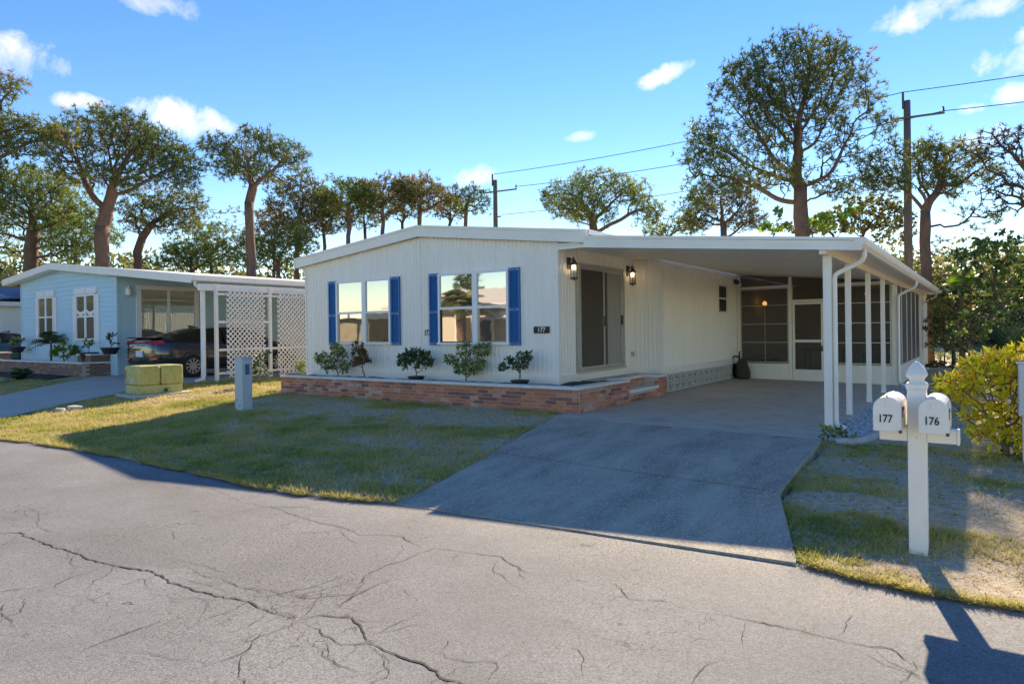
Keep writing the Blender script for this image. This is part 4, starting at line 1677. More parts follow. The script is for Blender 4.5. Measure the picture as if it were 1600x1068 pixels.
# green transformer box on its pad
pa_, pb_, pc_ = onground(195, 620), onground(217, 623), onground(284, 613)
tz = float(ground(pb_[0], pb_[1], False)) + .02
t = thing('transformer_box', (pb_[0], pb_[1], tz), 'faded green electrical transformer box on a concrete pad by the driveway', 'transformer')
u1 = Vector((pa_[0] - pb_[0], pa_[1] - pb_[1], 0))
u2 = Vector((pc_[0] - pb_[0], pc_[1] - pb_[1], 0))
l1, l2 = min(u1.length, 1.25), min(u2.length, 1.35)
u1 = Vector((-1, .06, 0)).normalized()
u2 = Vector((.06, 1, 0)).normalized()
l1, l2 = .74, 1.0
O = Vector((pb_[0], pb_[1], tz))


def tb(a0, a1, b0, b1, z0, z1):
    P = [O + u1 * a0 + u2 * b0, O + u1 * a1 + u2 * b0, O + u1 * a1 + u2 * b1, O + u1 * a0 + u2 * b1]
    return [(q.x, q.y, z0 + tz) for q in P], (0, 0, 0), (0, 0, z1 - z0)


MB().prism(*tb(-.14, l1 + .14, -.14, l2 + .14, -.08, .07)).build('pad', CURB, t, bevel=.01)
MB().prism(*tb(.02, l1 - .02, .02, l2 - .02, .07, .26)).build('lower_case', GREENBOX, t, bevel=.015)
MB().prism(*tb(0, l1, 0, l2 * .48, .262, .70)).build('hood', GREENBOX, t, bevel=.05)
MB().prism(*tb(0, l1, l2 * .48 + .012, l2, .262, .70)).build('tank', GREENBOX, t, bevel=.05)
MB().prism(*tb(.25, .45, -.004, .002, .3, .42)).build('warning_label', mat('faded_label', (.60, .56, .48), .7, (.42, .40, .30), 25, 3, .8), t)
MB().prism(*tb(.60, .70, -.004, .002, .40, .60)).build('warning_label', mat('orange_label', (.42, .20, .06), .7, (.36, .30, .10), 25, 3, .8), t)
MB().prism(*tb(-.02, .0, .55, .62, .10, .18)).build('lock', BLACKM, t)

# broken concrete lumps by the neighbour's driveway
for (px, py, w, lab) in ((116, 639, .26, 'larger pale concrete lump in the grass by the far driveway'), (93, 643, .16, 'smaller pale concrete lump in the grass by the far driveway')):
    q = onground(px, py)
    m = MB()
    k = 9
    rr = [w * rnd.uniform(.7, 1.1) for _ in range(k)]
    P = [(q[0] + rr[i] * math.cos(i * 6.283 / k), q[1] + rr[i] * .6 * math.sin(i * 6.283 / k), q[2]) for i in range(k)]
    tag(m.prism(P, (0, 0, -.05), (0, 0, .07)).build('concrete_lump', CURB, bevel=.02), lab, 'rubble', 'concrete lumps in the grass')

# ------------------------------------------------------------------ neighbour's aqua house
NY, NXL, NXR, NYB, NZ0 = 10.05, -28.62, -21.565, 27.0, .45
nh = thing('mobile_home', (-25.0, NY, NZ0), 'aqua lap-sided mobile home with white trimmed windows behind the black car', 'house')


def nroof(x):
    return float(np.interp(x, [-29.5, -25.39, -16.85], [3.70, 4.06, 3.17]))


def lapwall(name, p0, p1, nrm, z0, topf, m, parent, pitch=.15, depth=.02):
    """horizontal lap siding: every board slopes out to its lower edge"""
    mb = MB()
    z = z0
    p0, p1, nrm = Vector((*p0, 0)), Vector((*p1, 0)), Vector((*nrm, 0))
    while z < 4.05:
        for a, b, c, d in ((z, depth, z + pitch, 0), ):
            segs = 1 if not callable(topf) else 24
            for k in range(segs):
                q0, q1 = p0.lerp(p1, k / segs), p0.lerp(p1, (k + 1) / segs)
                t0 = topf(q0.x) if callable(topf) else topf
                t1 = topf(q1.x) if callable(topf) else topf
                if min(t0, t1) <= z:
                    continue
                za0, za1 = min(c, t0), min(c, t1)
                mb.add([q0 + nrm * b + Vector((0, 0, a)), q1 + nrm * b + Vector((0, 0, a)), q1 + nrm * d + Vector((0, 0, za1)), q0 + nrm * d + Vector((0, 0, za0))], [(0, 1, 2, 3)])
                mb.add([q0 + Vector((0, 0, a)), q1 + Vector((0, 0, a)), q1 + nrm * b + Vector((0, 0, a)), q0 + nrm * b + Vector((0, 0, a))], [(0, 1, 2, 3)])
        z += pitch
    return mb.build(name, m, parent, kind='stuff')


lapwall('front_wall', (NXL, NY), (NXR, NY), (0, -1), .45, lambda x: nroof(x) - .2, SIDING, nh)
lapwall('side_wall', (NXR, NY), (NXR, NYB), (1, 0), .45, 3.45, SIDING, nh)
MB().box(NXL + .02, NXR - .06, NY + .04, NYB, .3, 3.4).build('inner_core', SIDING, nh)
m = MB()
for xc in (NXR - .01, NXL + .01):
    MB().box(xc - .04, xc + .04, NY - .03, NY + .05, .45, nroof(xc) - .2).build('corner_trim', SIDING, nh)
prof2 = [(-29.46, 3.705), (-25.39, 4.06), (-16.95, 3.185)]
for (a, b) in ((prof2[0], prof2[1]), (prof2[1], prof2[2])):
    MB().prism([(a[0], 0, a[1]), (b[0], 0, b[1]), (b[0], 0, b[1] - .05), (a[0], 0, a[1] - .05)], (0, NY - .29, 0), (0, NYB, 0)).build('roof_slope', ROOFW, nh)
    MB().prism([(a[0], 0, a[1] + .025), (b[0], 0, b[1] + .025), (b[0], 0, b[1] - .19), (a[0], 0, a[1] - .19)], (0, NY - .33, 0), (0, NY - .292, 0)).build('fascia', TRIM, nh)
MB().prism([(-29.46, 0, 3.52), (-25.39, 0, 3.875), (-21.5, 0, 3.47), (-21.5, 0, 3.45), (-25.39, 0, 3.855), (-29.46, 0, 3.50)], (0, NY - .29, 0), (0, NY, 0)).build('soffit', TRIM, nh)


def nwindow(x0, x1, z0, z1, sw, scallop=False):
    y = NY
    m = MB()
    m.box(x0 - .06, x1 + .06, y - .06, y, z1, z1 + .07).box(x0 - .06, x1 + .06, y - .06, y, z0 - .07, z0)
    m.box(x0 - .06, x0, y - .06, y, z0, z1).box(x1, x1 + .06, y - .06, y, z0, z1)
    xm = (x0 + x1) / 2
    m.box(xm - .06, xm + .06, y - .055, y, z0, z1)
    zm = z0 + (z1 - z0) * .52
    m.box(x0, xm - .06, y - .05, y, zm - .03, zm + .03).box(xm + .06, x1, y - .05, y, zm - .03, zm + .03)
    o = m.build('window', FRAME, nh)
    for (a, b) in ((x0, xm - .06), (xm + .06, x1)):
        MB().box(a, b, y - .036, y - .03, zm + .03, z1).build('pane', GLASSN, o)
        MB().box(a, b, y - .03, y - .024, z0, zm - .03).build('pane', DARKSCREEN, o)
        if scallop:
            V, Fc = [], []
            for k in range(13):
                f = k / 12
                dz = .10 * (1 - (2 * f - 1) ** 2)
                V += [(a + (b - a) * f, y - .039, zm + .25 - dz), (a + (b - a) * f, y - .039, zm + .13 - dz)]
            for k in range(12):
                Fc.append((2 * k, 2 * k + 1, 2 * k + 3, 2 * k + 2))
            MB().add(V, Fc).build('valance', VINYL, o)
    MB().box(x0 - .07 - sw, x0 - .065, y - .05, y - .0, z0 - .12, z1 + .03).build('shutter', FRAME, nh)
    MB().box(x1 + .065, x1 + .07 + sw, y - .05, y - .0, z0 - .12, z1 + .03).build('shutter', FRAME, nh)
    MB().box(x0 - .16, x1 + .16, y - .07, y - .0, z1 + .075, z1 + .26).box(xm - .04, xm + .04, y - .09, y - .07, z1 + .08, z1 + .255).build('lintel', FRAME, nh)


nwindow(-27.05, -25.95, 1.62, 2.95, .2)
nwindow(-24.15, -22.95, 1.58, 2.92, .22, True)
# sliding door on the carport side
m = MB()
y0, y1, z0, z1 = 10.60, 12.62, 1.0, 3.2
m.box(NXR, NXR + .06, y0, y1, z1 - .12, z1).box(NXR, NXR + .06, y0, y0 + .14, z0, z1 - .12).box(NXR, NXR + .06, y1 - .14, y1, z0, z1 - .12).box(NXR, NXR + .07, y0, y1, z0 - .08, z0)
m.box(NXR + .005, NXR + .05, 11.57, 11.65, z0, z1 - .12)
sd = m.build('sliding_door', FRAME, nh)
for (a, b) in ((y0 + .14, 11.57), (11.65, y1 - .14)):
    MB().box(NXR + .02, NXR + .028, a, b, z0, z1 - .12).build('pane', GLASSG, sd)
# wall-hung owl-like white bracket lamp and hose reel
t = thing('wall_lamp', (NXR, 10.33, 2.9), 'white wall lamp on the aqua wall left of the glass door', 'lamp')
MB().box(NXR + .02, NXR + .06, 10.27, 10.39, 2.9, 3.15).build('back_plate', VINYL, t, bevel=.01)
MB().lathe((NXR + .13, 10.33, 2.86), [(.05, 0), (.08, .03), (.07, .2), (.03, .26), (.01, .3)], 8).build('lamp_head', VINYL, t)

# carport of the aqua house
nc_ = thing('carport', (-16.75, 10.2, .45), 'neighbour carport with white gutter and trellis posts sheltering the black car', 'carport')
m = MB()
gx2 = -16.92
gz2 = nroof(gx2) + .02
m.prism([(gx2, 0, gz2), (gx2 + .07, 0, gz2), (gx2 + .07, 0, gz2 - .05), (gx2 + .04, 0, gz2 - .13), (gx2 - .04, 0, gz2 - .17), (gx2 - .08, 0, gz2 - .17), (gx2 - .08, 0, gz2)], (0, NY - .34, 0), (0, 24, 0))
m.build('gutter', TRIM, nc_)
MB().box(-16.85, -16.72, NY - .2, 24, 2.80, 2.98).build('beam', TRIM, nc_)
V = [(NXR + .05, NY - .28, nroof(NXR) - .10), (-16.9, NY - .28, nroof(-16.9) - .10), (-16.9, 24, nroof(-16.9) - .10), (NXR + .05, 24, nroof(NXR) - .10)]
MB().add(V, [(0, 1, 2, 3)]).build('ceiling', CEIL, nc_)
gz_ = float(ground(-16.75, 10.2, False))
for y in (10.04, ):
    MB().box(-16.99, -16.91, y - .04, y + .04, gz_, 2.9).build('post', VINYL, nc_)
MB().tube([(gx2 - .02, 9.84, gz2 - .16), (gx2 - .02, 9.84, gz2 - .24), (gx2 - .0, 9.95, gz2 - .34), (gx2 + .06, 10.02, gz2 - .40), (gx2 + .06, 10.02, gz_ + .15), (gx2 + .10, 9.93, gz_ + .06), (gx2 + .2, 9.7, gz_ + .03)], .045, 8).build('downspout', TRIM, nc_, smooth=True)
XT = -16.70
for y in (10.27, 11.91, 13.6, 15.3):
    MB().box(XT - .04, XT + .04, y - .04, y + .04, gz_ - .02, 2.95).build('post', VINYL, nc_)
for (y0, y1, lab) in ((10.54, 11.71, 'white diagonal lattice panel nearest the downspout beside the black car'), (12.12, 13.3, 'white diagonal lattice panel next to the white house corner'), ):
    t = thing('lattice_panel', (XT, (y0 + y1) / 2, .5), lab, 'lattice', 'white lattice panels on the neighbour carport')
    z0, z1 = .50, 2.84
    m = MB()
    W_, H_ = y1 - y0, z1 - z0
    sp = .138
    k = -H_
    i = 0
    for sgn in (1, -1):
        c0 = -(H_ if sgn > 0 else 0)
        c = c0 + .04
        while c < W_ + (0 if sgn > 0 else H_):
            # line y = c + sgn*z
            pts = []
            zlo, zhi = (max(0, -c), min(H_, W_ - c)) if sgn > 0 else (max(0, c - W_), min(H_, c))
            if zhi - zlo > .04:
                a = (XT + .05 + .009 * sgn, y0 + c + sgn * zlo, z0 + zlo)
                b = (XT + .05 + .009 * sgn, y0 + c + sgn * zhi, z0 + zhi)
                m.bar(a, b, .034, .012, up=(1, 0, 0))
            c += sp
    m.build('lattice', VINYL, t, kind='stuff')
m = MB()
for (a, b) in ((10.31, 11.87), (11.95, 13.56)):
    for z in (.62, 1.24, 1.98, 2.72):
        if not (z == 1.98 and a > 11.9):
            MB().box(XT - .025, XT + .025, a, b, z - .03, z + .03).build('trellis_rail', VINYL, nc_)
# neighbour's brick planter: front wall, raised corner bed, cap
NBR = mat('brown_brick', (.26, .16, .11), .85, (.15, .085, .065), 16, 4, .9, bump=.3)
NBR2 = mat('brown_brick_light', (.36, .25, .18), .85, (.24, .15, .11), 16, 4, .9, bump=.3)
np_ = thing('brick_planter', (-26, 9.3, .44), 'low brown brick planter with white cap in front of the aqua house', 'planter')
nx0, nx1, ny = -30.3, -22.0, 9.25
MB().box(nx0, nx1, ny + .006, ny + .1, .2, .80).box(nx1 - .1, nx1 - .006, ny + .1, NY + .2, .2, .80).build('mortar_core', MORTAR, np_)
bb = [MB(), MB(), MB()]
for r in range(6):
    z0 = .43 + r * .064
    x = nx0 + (.1 if r % 2 else 0)
    while x < nx1 - .02:
        b = min(x + .2, nx1)
        bb[rnd.choices((0, 1, 2), (5, 3, 1.5))[0]].box(x + .006, b - .006, ny - .002 + rnd.uniform(-.003, .003), ny + .05, z0 + .004, z0 + .058)
        x += .21
    y = ny + .1 + (.1 if r % 2 else 0)
    while y < NY + .1:
        bb[rnd.choices((0, 1, 2), (5, 2, 2))[0]].box(nx1 - .05, nx1 + .002, y, min(y + .2, NY + .2), z0 + .004, z0 + .058)
        y += .21
for q, mm in zip(bb, (NBR, NBR2, BRICKS[4])):
    q.build('bricks', mm, np_, kind='stuff')
MB().box(nx0 - .03, nx1 + .03, ny - .03, ny + .2, .82, .875).box(nx1 - .2, nx1 + .03, ny + .2, NY + .25, .82, .875).build('cap', CAP, np_, bevel=.006)
MB().box(-22.9, nx1 - .01, ny + .24, NY - .05, .82, 1.07).box(nx0 + .1, nx0 + 1.2, ny + .24, NY - .2, .82, 1.07).build('raised_bed', NBR, np_)
MB().box(-22.95, nx1 + .02, ny + .22, NY - .04, 1.07, 1.115).box(nx0 + .05, nx0 + 1.25, ny + .22, NY - .15, 1.07, 1.115).build('raised_bed_cap', CAP, np_, bevel=.006)
MB().box(nx0 + .02, nx1 - .2, ny + .2, NY - .03, .6, .80).build('soil', SOIL, np_)
MB().box(nx0 - .1, nx1 + .05, ny - .12, ny - .002, .36, .45).build('footing', CURB, np_)

# third house at the far left
t3 = thing('mobile_home', (-40, 13, .45), 'pale house with a blue metal roof at the far left edge', 'house')
MB().box(-46, -36.6, 12.0, 26, .3, 3.05).build('wall', WHITE, t3)
BLUER = mat('blue_roof', (.05, .14, .30), .35, (.07, .20, .40), 3, 4, .8)
MB().box(-46.3, -36.2, 11.7, 26, 3.05, 3.25).build('fascia', TRIM, t3)
MB().prism([(-46.4, 0, 3.45), (-41, 0, 4.15), (-36.1, 0, 3.45), (-36.1, 0, 3.40), (-46.4, 0, 3.40)], (0, 12.2, 0), (0, 26, 0)).build('roof', BLUER, t3)
m = MB()
for k in range(24):
    f = k / 23
    x = -46.4 + 10.3 * f
    z = float(np.interp(x, [-46.4, -41, -36.1], [3.45, 4.15, 3.45]))
    MB().box(x - .03, x + .03, 12.2, 26, z - .01, z + .045).build('roof_seam', BLUER, t3)
w3 = MB().box(-38.6, -37.9, 11.95, 12.0, 1.4, 2.7).build('window', FRAME, t3)
MB().box(-38.5, -38.0, 11.93, 11.949, 1.45, 2.65).build('pane', GLASSN, w3)

# ------------------------------------------------------------------ cars


def car(loc, heading, paint, label, group='parked cars'):
    t = thing('parked_car', loc, label, 'car', group)
    # stations: y, half width, z bottom, belt z, top z, roof half width
    S = [(-2.34, .60, .42, .80, .86, .50), (-2.31, .76, .34, .98, 1.06, .62), (-2.15, .86, .25, 1.02, 1.12, .68), (-1.80, .90, .22, 1.01, 1.15, .66), (-1.45, .91, .22, .99, 1.25, .62),
         (-.9, .91, .20, .97, 1.37, .58), (-.3, .91, .20, .95, 1.42, .57), (.3, .91, .20, .93, 1.41, .58), (.8, .91, .20, .92, 1.29, .60), (1.3, .90, .20, .91, 1.03, .66),
         (1.8, .87, .22, .83, .92, .66), (2.15, .80, .25, .74, .82, .60), (2.33, .60, .36, .60, .66, .46)]
    ca, sa = math.cos(heading), math.sin(heading)

    def tr(x, y, z):
        return (loc[0] + x * ca - y * sa, loc[1] + x * sa + y * ca, loc[2] + z)
    V, ring = [], 14
    for (y, w, zb2, zbelt, zt2, wr) in S:
        half = [(w * .80, zb2), (w * .97, zb2 + .10), (w, (zb2 + zbelt) * .5), (w * .985, zbelt - .05), (w * .94, zbelt), (wr, zt2 - .035), (wr * .62, zt2)]
        V += [tr(a, y, b) for a, b in half] + [tr(-a, y, b) for a, b in reversed(half)]
    body, glass = [], []
    for i in range(len(S) - 1):
        for k in range(ring):
            k2 = (k + 1) % ring
            f = (i * ring + k, i * ring + k2, (i + 1) * ring + k2, (i + 1) * ring + k)
            side_w = k in (4, 8) and 3 <= i <= 8 and i not in ()
            rear_g = k in (5, 6, 7) and 3 <= i <= 4
            front_g = k in (5, 6, 7) and 8 <= i <= 8
            (glass if side_w or rear_g or front_g else body).append(f)
    body += [tuple(range(ring))[::-1], tuple((len(S) - 1) * ring + k for k in range(ring))]
    bo = MB().add(V, body).build('car_body', paint, t, smooth=True)
    MB().add(V, glass).build('car_window', CARG, t, smooth=True)
    m = MB()
    for y in (-.35, .35):
        for sx in (-1, 1):
            MB().bar(tr(sx * .93, y, .95), tr(sx * .60, y * .92, 1.37), .05, .02).build('pillar', paint, t)
    # deck spoiler lip and shark fin
    MB().add([tr(-.70, -2.33, 1.10), tr(.70, -2.33, 1.10), tr(.68, -2.02, 1.125), tr(-.68, -2.02, 1.125), tr(-.70, -2.36, 1.13), tr(.70, -2.36, 1.13), tr(.68, -2.02, 1.145), tr(-.68, -2.02, 1.145)],
             [(3, 2, 1, 0), (4, 5, 6, 7), (0, 1, 5, 4), (1, 2, 6, 5), (2, 3, 7, 6), (3, 0, 4, 7)]).build('spoiler', paint, t)
    MB().add([tr(-.015, -.95, 1.37), tr(.015, -.95, 1.37), tr(.012, -.65, 1.40), tr(-.012, -.65, 1.40), tr(0, -.98, 1.46)], [(0, 1, 4), (1, 2, 4), (2, 3, 4), (3, 0, 4)]).build('antenna', paint, t)
    for sx in (-1, 1):
        P = [(.30, -2.335, .98), (.78, -2.30, .93), (.88, -2.10, .95), (.80, -2.16, 1.05), (.66, -2.335, 1.03), (.30, -2.35, 1.02)]
        m = MB()
        q = [Vector(tr(sx * x, y - .02, z)) for x, y, z in P]
        m.add(q + [Vector(tr(sx * (x - .05), y + .08, z)) for x, y, z in P], [(0, 1, 2, 3, 4, 5)] + [(i, (i + 1) % 6, 6 + (i + 1) % 6, 6 + i) for i in range(6)])
        m.build('tail_light', REDL, t)
        MB().add([tr(sx * .52, -2.355, .50), tr(sx * .80, -2.315, .53), tr(sx * .80, -2.315, .58), tr(sx * .52, -2.355, .57), tr(sx * .52, -2.30, .50), tr(sx * .80, -2.26, .53), tr(sx * .80, -2.26, .58), tr(sx * .52, -2.30, .57)],
                 [(0, 1, 2, 3), (0, 4, 5, 1), (3, 2, 6, 7), (1, 5, 6, 2)]).build('reflector', REDL, t)
        MB().add([tr(sx * .45, 2.30, .62), tr(sx * .74, 2.20, .64), tr(sx * .70, 2.20, .72), tr(sx * .45, 2.28, .71)], [(0, 1, 2, 3)]).build('headlight', GLASSN, t)
    MB().add([tr(-.30, -2.352, .985), tr(.30, -2.352, .985), tr(.30, -2.352, 1.01), tr(-.30, -2.352, 1.01), tr(-.3, -2.3, .985), tr(.3, -2.3, .985), tr(.3, -2.3, 1.01), tr(-.3, -2.3, 1.01)],
             [(0, 1, 2, 3), (0, 4, 5, 1), (3, 2, 6, 7)]).build('light_bar', REDL, t)
    MB().add([tr(-.17, -2.375, .60), tr(.17, -2.375, .60), tr(.17, -2.37, .76), tr(-.17, -2.37, .76), tr(-.17, -2.3, .60), tr(.17, -2.3, .60), tr(.17, -2.3, .76), tr(-.17, -2.3, .76)],
             [(0, 1, 2, 3), (0, 4, 5, 1), (3, 2, 6, 7), (1, 5, 6, 2), (0, 3, 7, 4)]).build('licence_plate', PLATE, t)
    for (y, sx) in ((-1.36, 1), (-1.36, -1), (1.40, 1), (1.40, -1)):
        m = MB()
        c = tr(sx * .82, y, .325)
        ax = Vector((ca, sa, 0)) * sx
        fwv = Vector((-sa, ca, 0))

        def ringp(r, o):
            return [Vector(c) + ax * o + fwv * (r * math.cos(6.2832 * k / 20)) + Vector((0, 0, r * math.sin(6.2832 * k / 20))) for k in range(20)]
        prof3 = [(.20, .105), (.30, .112), (.325, .085), (.325, -.09), (.2, -.1)]
        V3 = []
        for r, o in prof3:
            V3 += ringp(r, o)
        F3 = []
        for i in range(len(prof3) - 1):
            for k in range(20):
                F3.append((i * 20 + k, i * 20 + (k + 1) % 20, (i + 1) * 20 + (k + 1) % 20, (i + 1) * 20 + k))
        wh = MB().add(V3, F3).build('wheel', TYRE, t, smooth=True)
        r_ = MB()
        for k in range(10):
            a = 6.2832 * k / 10
            a2 = a + .25
            r_.bar(Vector(c) + ax * .10 + fwv * (.04 * math.cos(a)) + Vector((0, 0, .04 * math.sin(a))), Vector(c) + ax * .105 + fwv * (.21 * math.cos(a2)) + Vector((0, 0, .21 * math.sin(a2))), .04, .015, up=tuple(ax))
        ro = ringp(.215, .108) + ringp(.19, .10)
        r_.add(ro, [(k, (k + 1) % 20, 20 + (k + 1) % 20, 20 + k) for k in range(20)])
        r_.add(ringp(.05, .115), [tuple(range(20))])
        r_.build('rim', RIM, wh)
        MB().add(ringp(.20, .03), [tuple(range(20))]).build('hub_back', BLACKP, wh)
        # wheel-arch
        V4 = []
        for k in range(13):
            a = math.pi * k / 12
            for (r, o) in ((.345, .096), (.40, .10)):
                V4.append(Vector(c) + ax * (o - .012 + (0 if r < .35 else .0)) + fwv * (r * math.cos(a)) + Vector((0, 0, r * math.sin(a))))
        MB().add(V4, [(2 * k, 2 * k + 1, 2 * k + 3, 2 * k + 2) for k in range(12)]).build('wheel_arch', BLACKP, t)
    return t, tr


tc_, trc = car((-18.95, 11.75, .47), 0.0, CARP, 'glossy black sedan parked tail-out under the neighbour carport')
tx = text('badge_letters', 'E L A N T R A', .06, RIM, tc_, (-18.95, 11.75 - 2.352, .47 + .91), 'front', .002)
GREYC = mat('teal_car_paint', (.05, .13, .14), .25, coat=.8)
car((-34.2, 10.6, .47), R(180), GREYC, 'dark teal car half cut off at the far left edge')

# ------------------------------------------------------------------ utility poles and wires
def pole(x, y, h, label, arm_z, al, ar):
    t = thing('utility_pole', (x, y, .2), label, 'utility pole', 'wooden utility poles behind the houses')
    MB().tube([(x, y, 0), (x, y, h * .5), (x + .02, y, h)], [.19, .165, .135], 10).build('pole', WOODP, t, smooth=True)
    MB().tube([(x - .12, y - .1, h - .35), (x - .12, y - .1, h + .38)], .05, 6).build('top_pin', WIRE, t)
    MB().bar((x - al, y - .18, arm_z + .02), (x + ar, y - .18, arm_z - .05), .07, .08).build('cross_arm', WOODP, t)
    m = MB()
    for dx in (-al + .05, ar - .05):
        MB().lathe((x + dx, y - .18, arm_z + .03), [(.03, 0), (.06, .03), (.03, .06), (.06, .09), (.03, .12), (.04, .18), (.01, .2)], 8).build('insulator', WIRE, t)
    MB().bar((x, y - .1, arm_z - 1.55), (x + .5, y - .12, arm_z - 1.55), .07, .07).build('bracket', WOODP, t)
    return t


pole(-2.86, 34, 11.35, 'nearer wooden utility pole rising right of the large pine', 10.58, .62, 1.4)
pole(-24.95, 34, 10.95, 'distant wooden utility pole above the white house roof', 10.2, .8, 1.75)


def wire(a, b, sag, r, label):
    P = []
    for k in range(25):
        f = k / 24
        P.append((a[0] + (b[0] - a[0]) * f, a[1] + (b[1] - a[1]) * f, a[2] + (b[2] - a[2]) * f - sag * 4 * f * (1 - f)))
    tag(MB().tube(P, r, 5).build('power_line', WIRE), label, 'power line', 'power lines between the poles')


wire((-24.95, 33.9, 11.3), (-2.98, 33.9, 11.72), .30, .018, 'topmost power line between the two utility poles')
wire((-2.98, 33.9, 11.72), (21, 33.9, 11.5), .30, .018, 'topmost power line running off the right edge')
wire((-23.3, 33.8, 10.3), (-1.5, 33.8, 10.6), .35, .018, 'cross-arm power line between the two utility poles')
wire((-1.5, 33.8, 10.6), (21, 33.8, 10.4), .35, .018, 'cross-arm power line running off the right edge')
wire((-24.4, 33.9, 8.75), (-2.4, 33.9, 9.3), .35, .016, 'lowest power line between the two utility poles')
wire((-2.4, 33.9, 9.3), (21, 33.9, 9.9), .30, .016, 'lowest power line running off the right edge')

# ------------------------------------------------------------------ vegetation generators


def unit_rows(a):
    return a / (np.linalg.norm(a, axis=-1, keepdims=True) + 1e-9)


def sample_ellipsoids(ells, n, g, shell=.55, top=0.35, clump=0):
    """attractors spread through crown lobes, denser toward the outside and top"""
    vol = np.array([e[1][0] * e[1][1] * e[1][2] for e in ells]) ** .8
    cnt = np.maximum(4, (n * vol / vol.sum()).astype(int))
    out = []
    for (c, r), k in zip(ells, cnt):
        d = unit_rows(g.normal(size=(k * 3, 3)))
        rad = g.random(k * 3) ** shell
        keep = (d[:, 2] * rad > -.75 + top) | (g.random(k * 3) < .25)
        p = np.array(c) + d * rad[:, None] * np.array(r)
        if clump:
            keep &= fbm(p[:, 0] / clump + p[:, 2] * .35, p[:, 1] / clump * .7 + p[:, 2] / clump, 2) > .47 - .12 * g.random(k * 3)
        p = p[keep][:k]
        out.append(p)
    return np.concatenate(out)


def colonize(trunk, att, step, kill, g, maxit=90, jit=.22, up=.0):
    nodes = [np.array(p, float) for p in trunk]
    par = [-1] + list(range(len(trunk) - 1))
    P = np.array(nodes)
    A = att.copy()
    d2 = ((A[:, None] - P[None]) ** 2).sum(-1)
    near = d2.argmin(1)
    dist = np.sqrt(d2.min(1))
    seen = {}
    for it in range(maxit):
        if len(A) == 0:
            break
        v = unit_rows(A - P[near])
        acc = np.zeros((len(P), 3))
        np.add.at(acc, near, v)
        act = np.unique(near)
        dr = unit_rows(acc[act]) + g.normal(0, jit, (len(act), 3)) + np.array([0, 0, up])
        new = P[act] + unit_rows(dr) * step
        n0 = len(P)
        P = np.concatenate([P, new])
        par += list(act)
        dn = np.sqrt(((A[:, None] - new[None]) ** 2).sum(-1))
        k = dn.argmin(1)
        dm = dn[np.arange(len(A)), k]
        better = dm < dist
        near = np.where(better, n0 + k, near)
        dist = np.where(better, dm, dist)
        # give up on attractors whose node has been tried too often
        for a in act:
            seen[a] = seen.get(a, 0) + 1
        tired = np.array([seen.get(q, 0) > 5 for q in near])
        keep = (dist > kill) & ~tired
        A, near, dist = A[keep], near[keep], dist[keep]
    return P, np.array(par)


def tubes(P, par, rad, sides=5, sel=None):
    e = np.arange(len(P))
    e = e[par >= 0]
    if sel is not None:
        e = e[sel[e]]
    a, b = P[par[e]], P[e]
    ra, rb = rad[par[e]], rad[e]
    ra = np.minimum(ra, rb * 1.6 + .004)
    d = unit_rows(b - a)
    ref = np.where(np.abs(d[:, 2:3]) > .9, np.array([[1., 0, 0]]), np.array([[0, 0, 1.]]))
    u = unit_rows(np.cross(d, ref))
    w = np.cross(d, u)
    ang = 2 * np.pi * np.arange(sides) / sides
    ringd = u[:, None] * np.cos(ang)[None, :, None] + w[:, None] * np.sin(ang)[None, :, None]
    A = a[:, None] + ringd * ra[:, None, None] - d[:, None] * (ra * .3)[:, None, None]
    B = b[:, None] + ringd * rb[:, None, None] + d[:, None] * (rb * .3)[:, None, None]
    V = np.concatenate([A, B], 1).reshape(-1, 3)
    n = len(e)
    k = np.arange(sides)
    f = np.stack([k, (k + 1) % sides, sides + (k + 1) % sides, sides + k], 1)
    Fc = (f[None] + (np.arange(n) * 2 * sides)[:, None, None]).reshape(-1, 4)
    return V, Fc


def radii(P, par, tip, base):
    n = len(P)
    ntip = n - len(set(par.tolist()))
    expo = max(1.7, math.log(max(ntip, 3)) / math.log(max(base / tip, 1.5)))
    acc = np.zeros(n)
    r = np.zeros(n)
    desc = np.zeros(n)
    for i in range(n - 1, -1, -1):
        r[i] = acc[i] ** (1 / expo) if acc[i] > 0 else tip
        if par[i] >= 0:
            acc[par[i]] += r[i] ** expo
            desc[par[i]] += desc[i] + 1
    return r, desc


def blades(C, Dm, n, L, W, g, spread=1.0, tint0=None, tvar=.12, flat=False):
    """n pointed leaves/needles around every centre C with mean direction Dm"""
    m = len(C)
    d = unit_rows(Dm[:, None] + spread * g.normal(size=(m, n, 3)))
    side = unit_rows(np.cross(d, g.normal(size=(m, n, 3))))
    ln = L * g.uniform(.6, 1.15, (m, n, 1))
    wd = W * g.uniform(.7, 1.3, (m, n, 1))
    c = C[:, None] + d * ln * .08
    if flat:   # four-point leaf
        V = np.stack([c, c + d * ln * .5 + side * wd, c + d * ln, c + d * ln * .5 - side * wd], 2)
        k = 4
    else:
        V = np.stack([c + side * wd, c - side * wd, c + d * ln], 2)
        k = 3
    Fc = np.arange(m * n * k).reshape(-1, k)
    t = g.random(m) if tint0 is None else tint0
    t = np.clip(t[:, None] + g.normal(0, tvar, (m, n)), 0, 1)
    return V.reshape(-1, 3), Fc, np.repeat(t.ravel(), k)


def lobes(specs, t, depth=.85):
    """crown lobes given as (px, py, half-width px, half-height px) seen at distance t"""
    out = []
    for s in specs:
        c = at(s[0], s[1], t + (s[4] if len(s) > 4 else 0))
        r = (s[2] * t / FOC, s[2] * t / FOC * depth, s[3] * t / FOC)
        out.append((c, r))
    return out


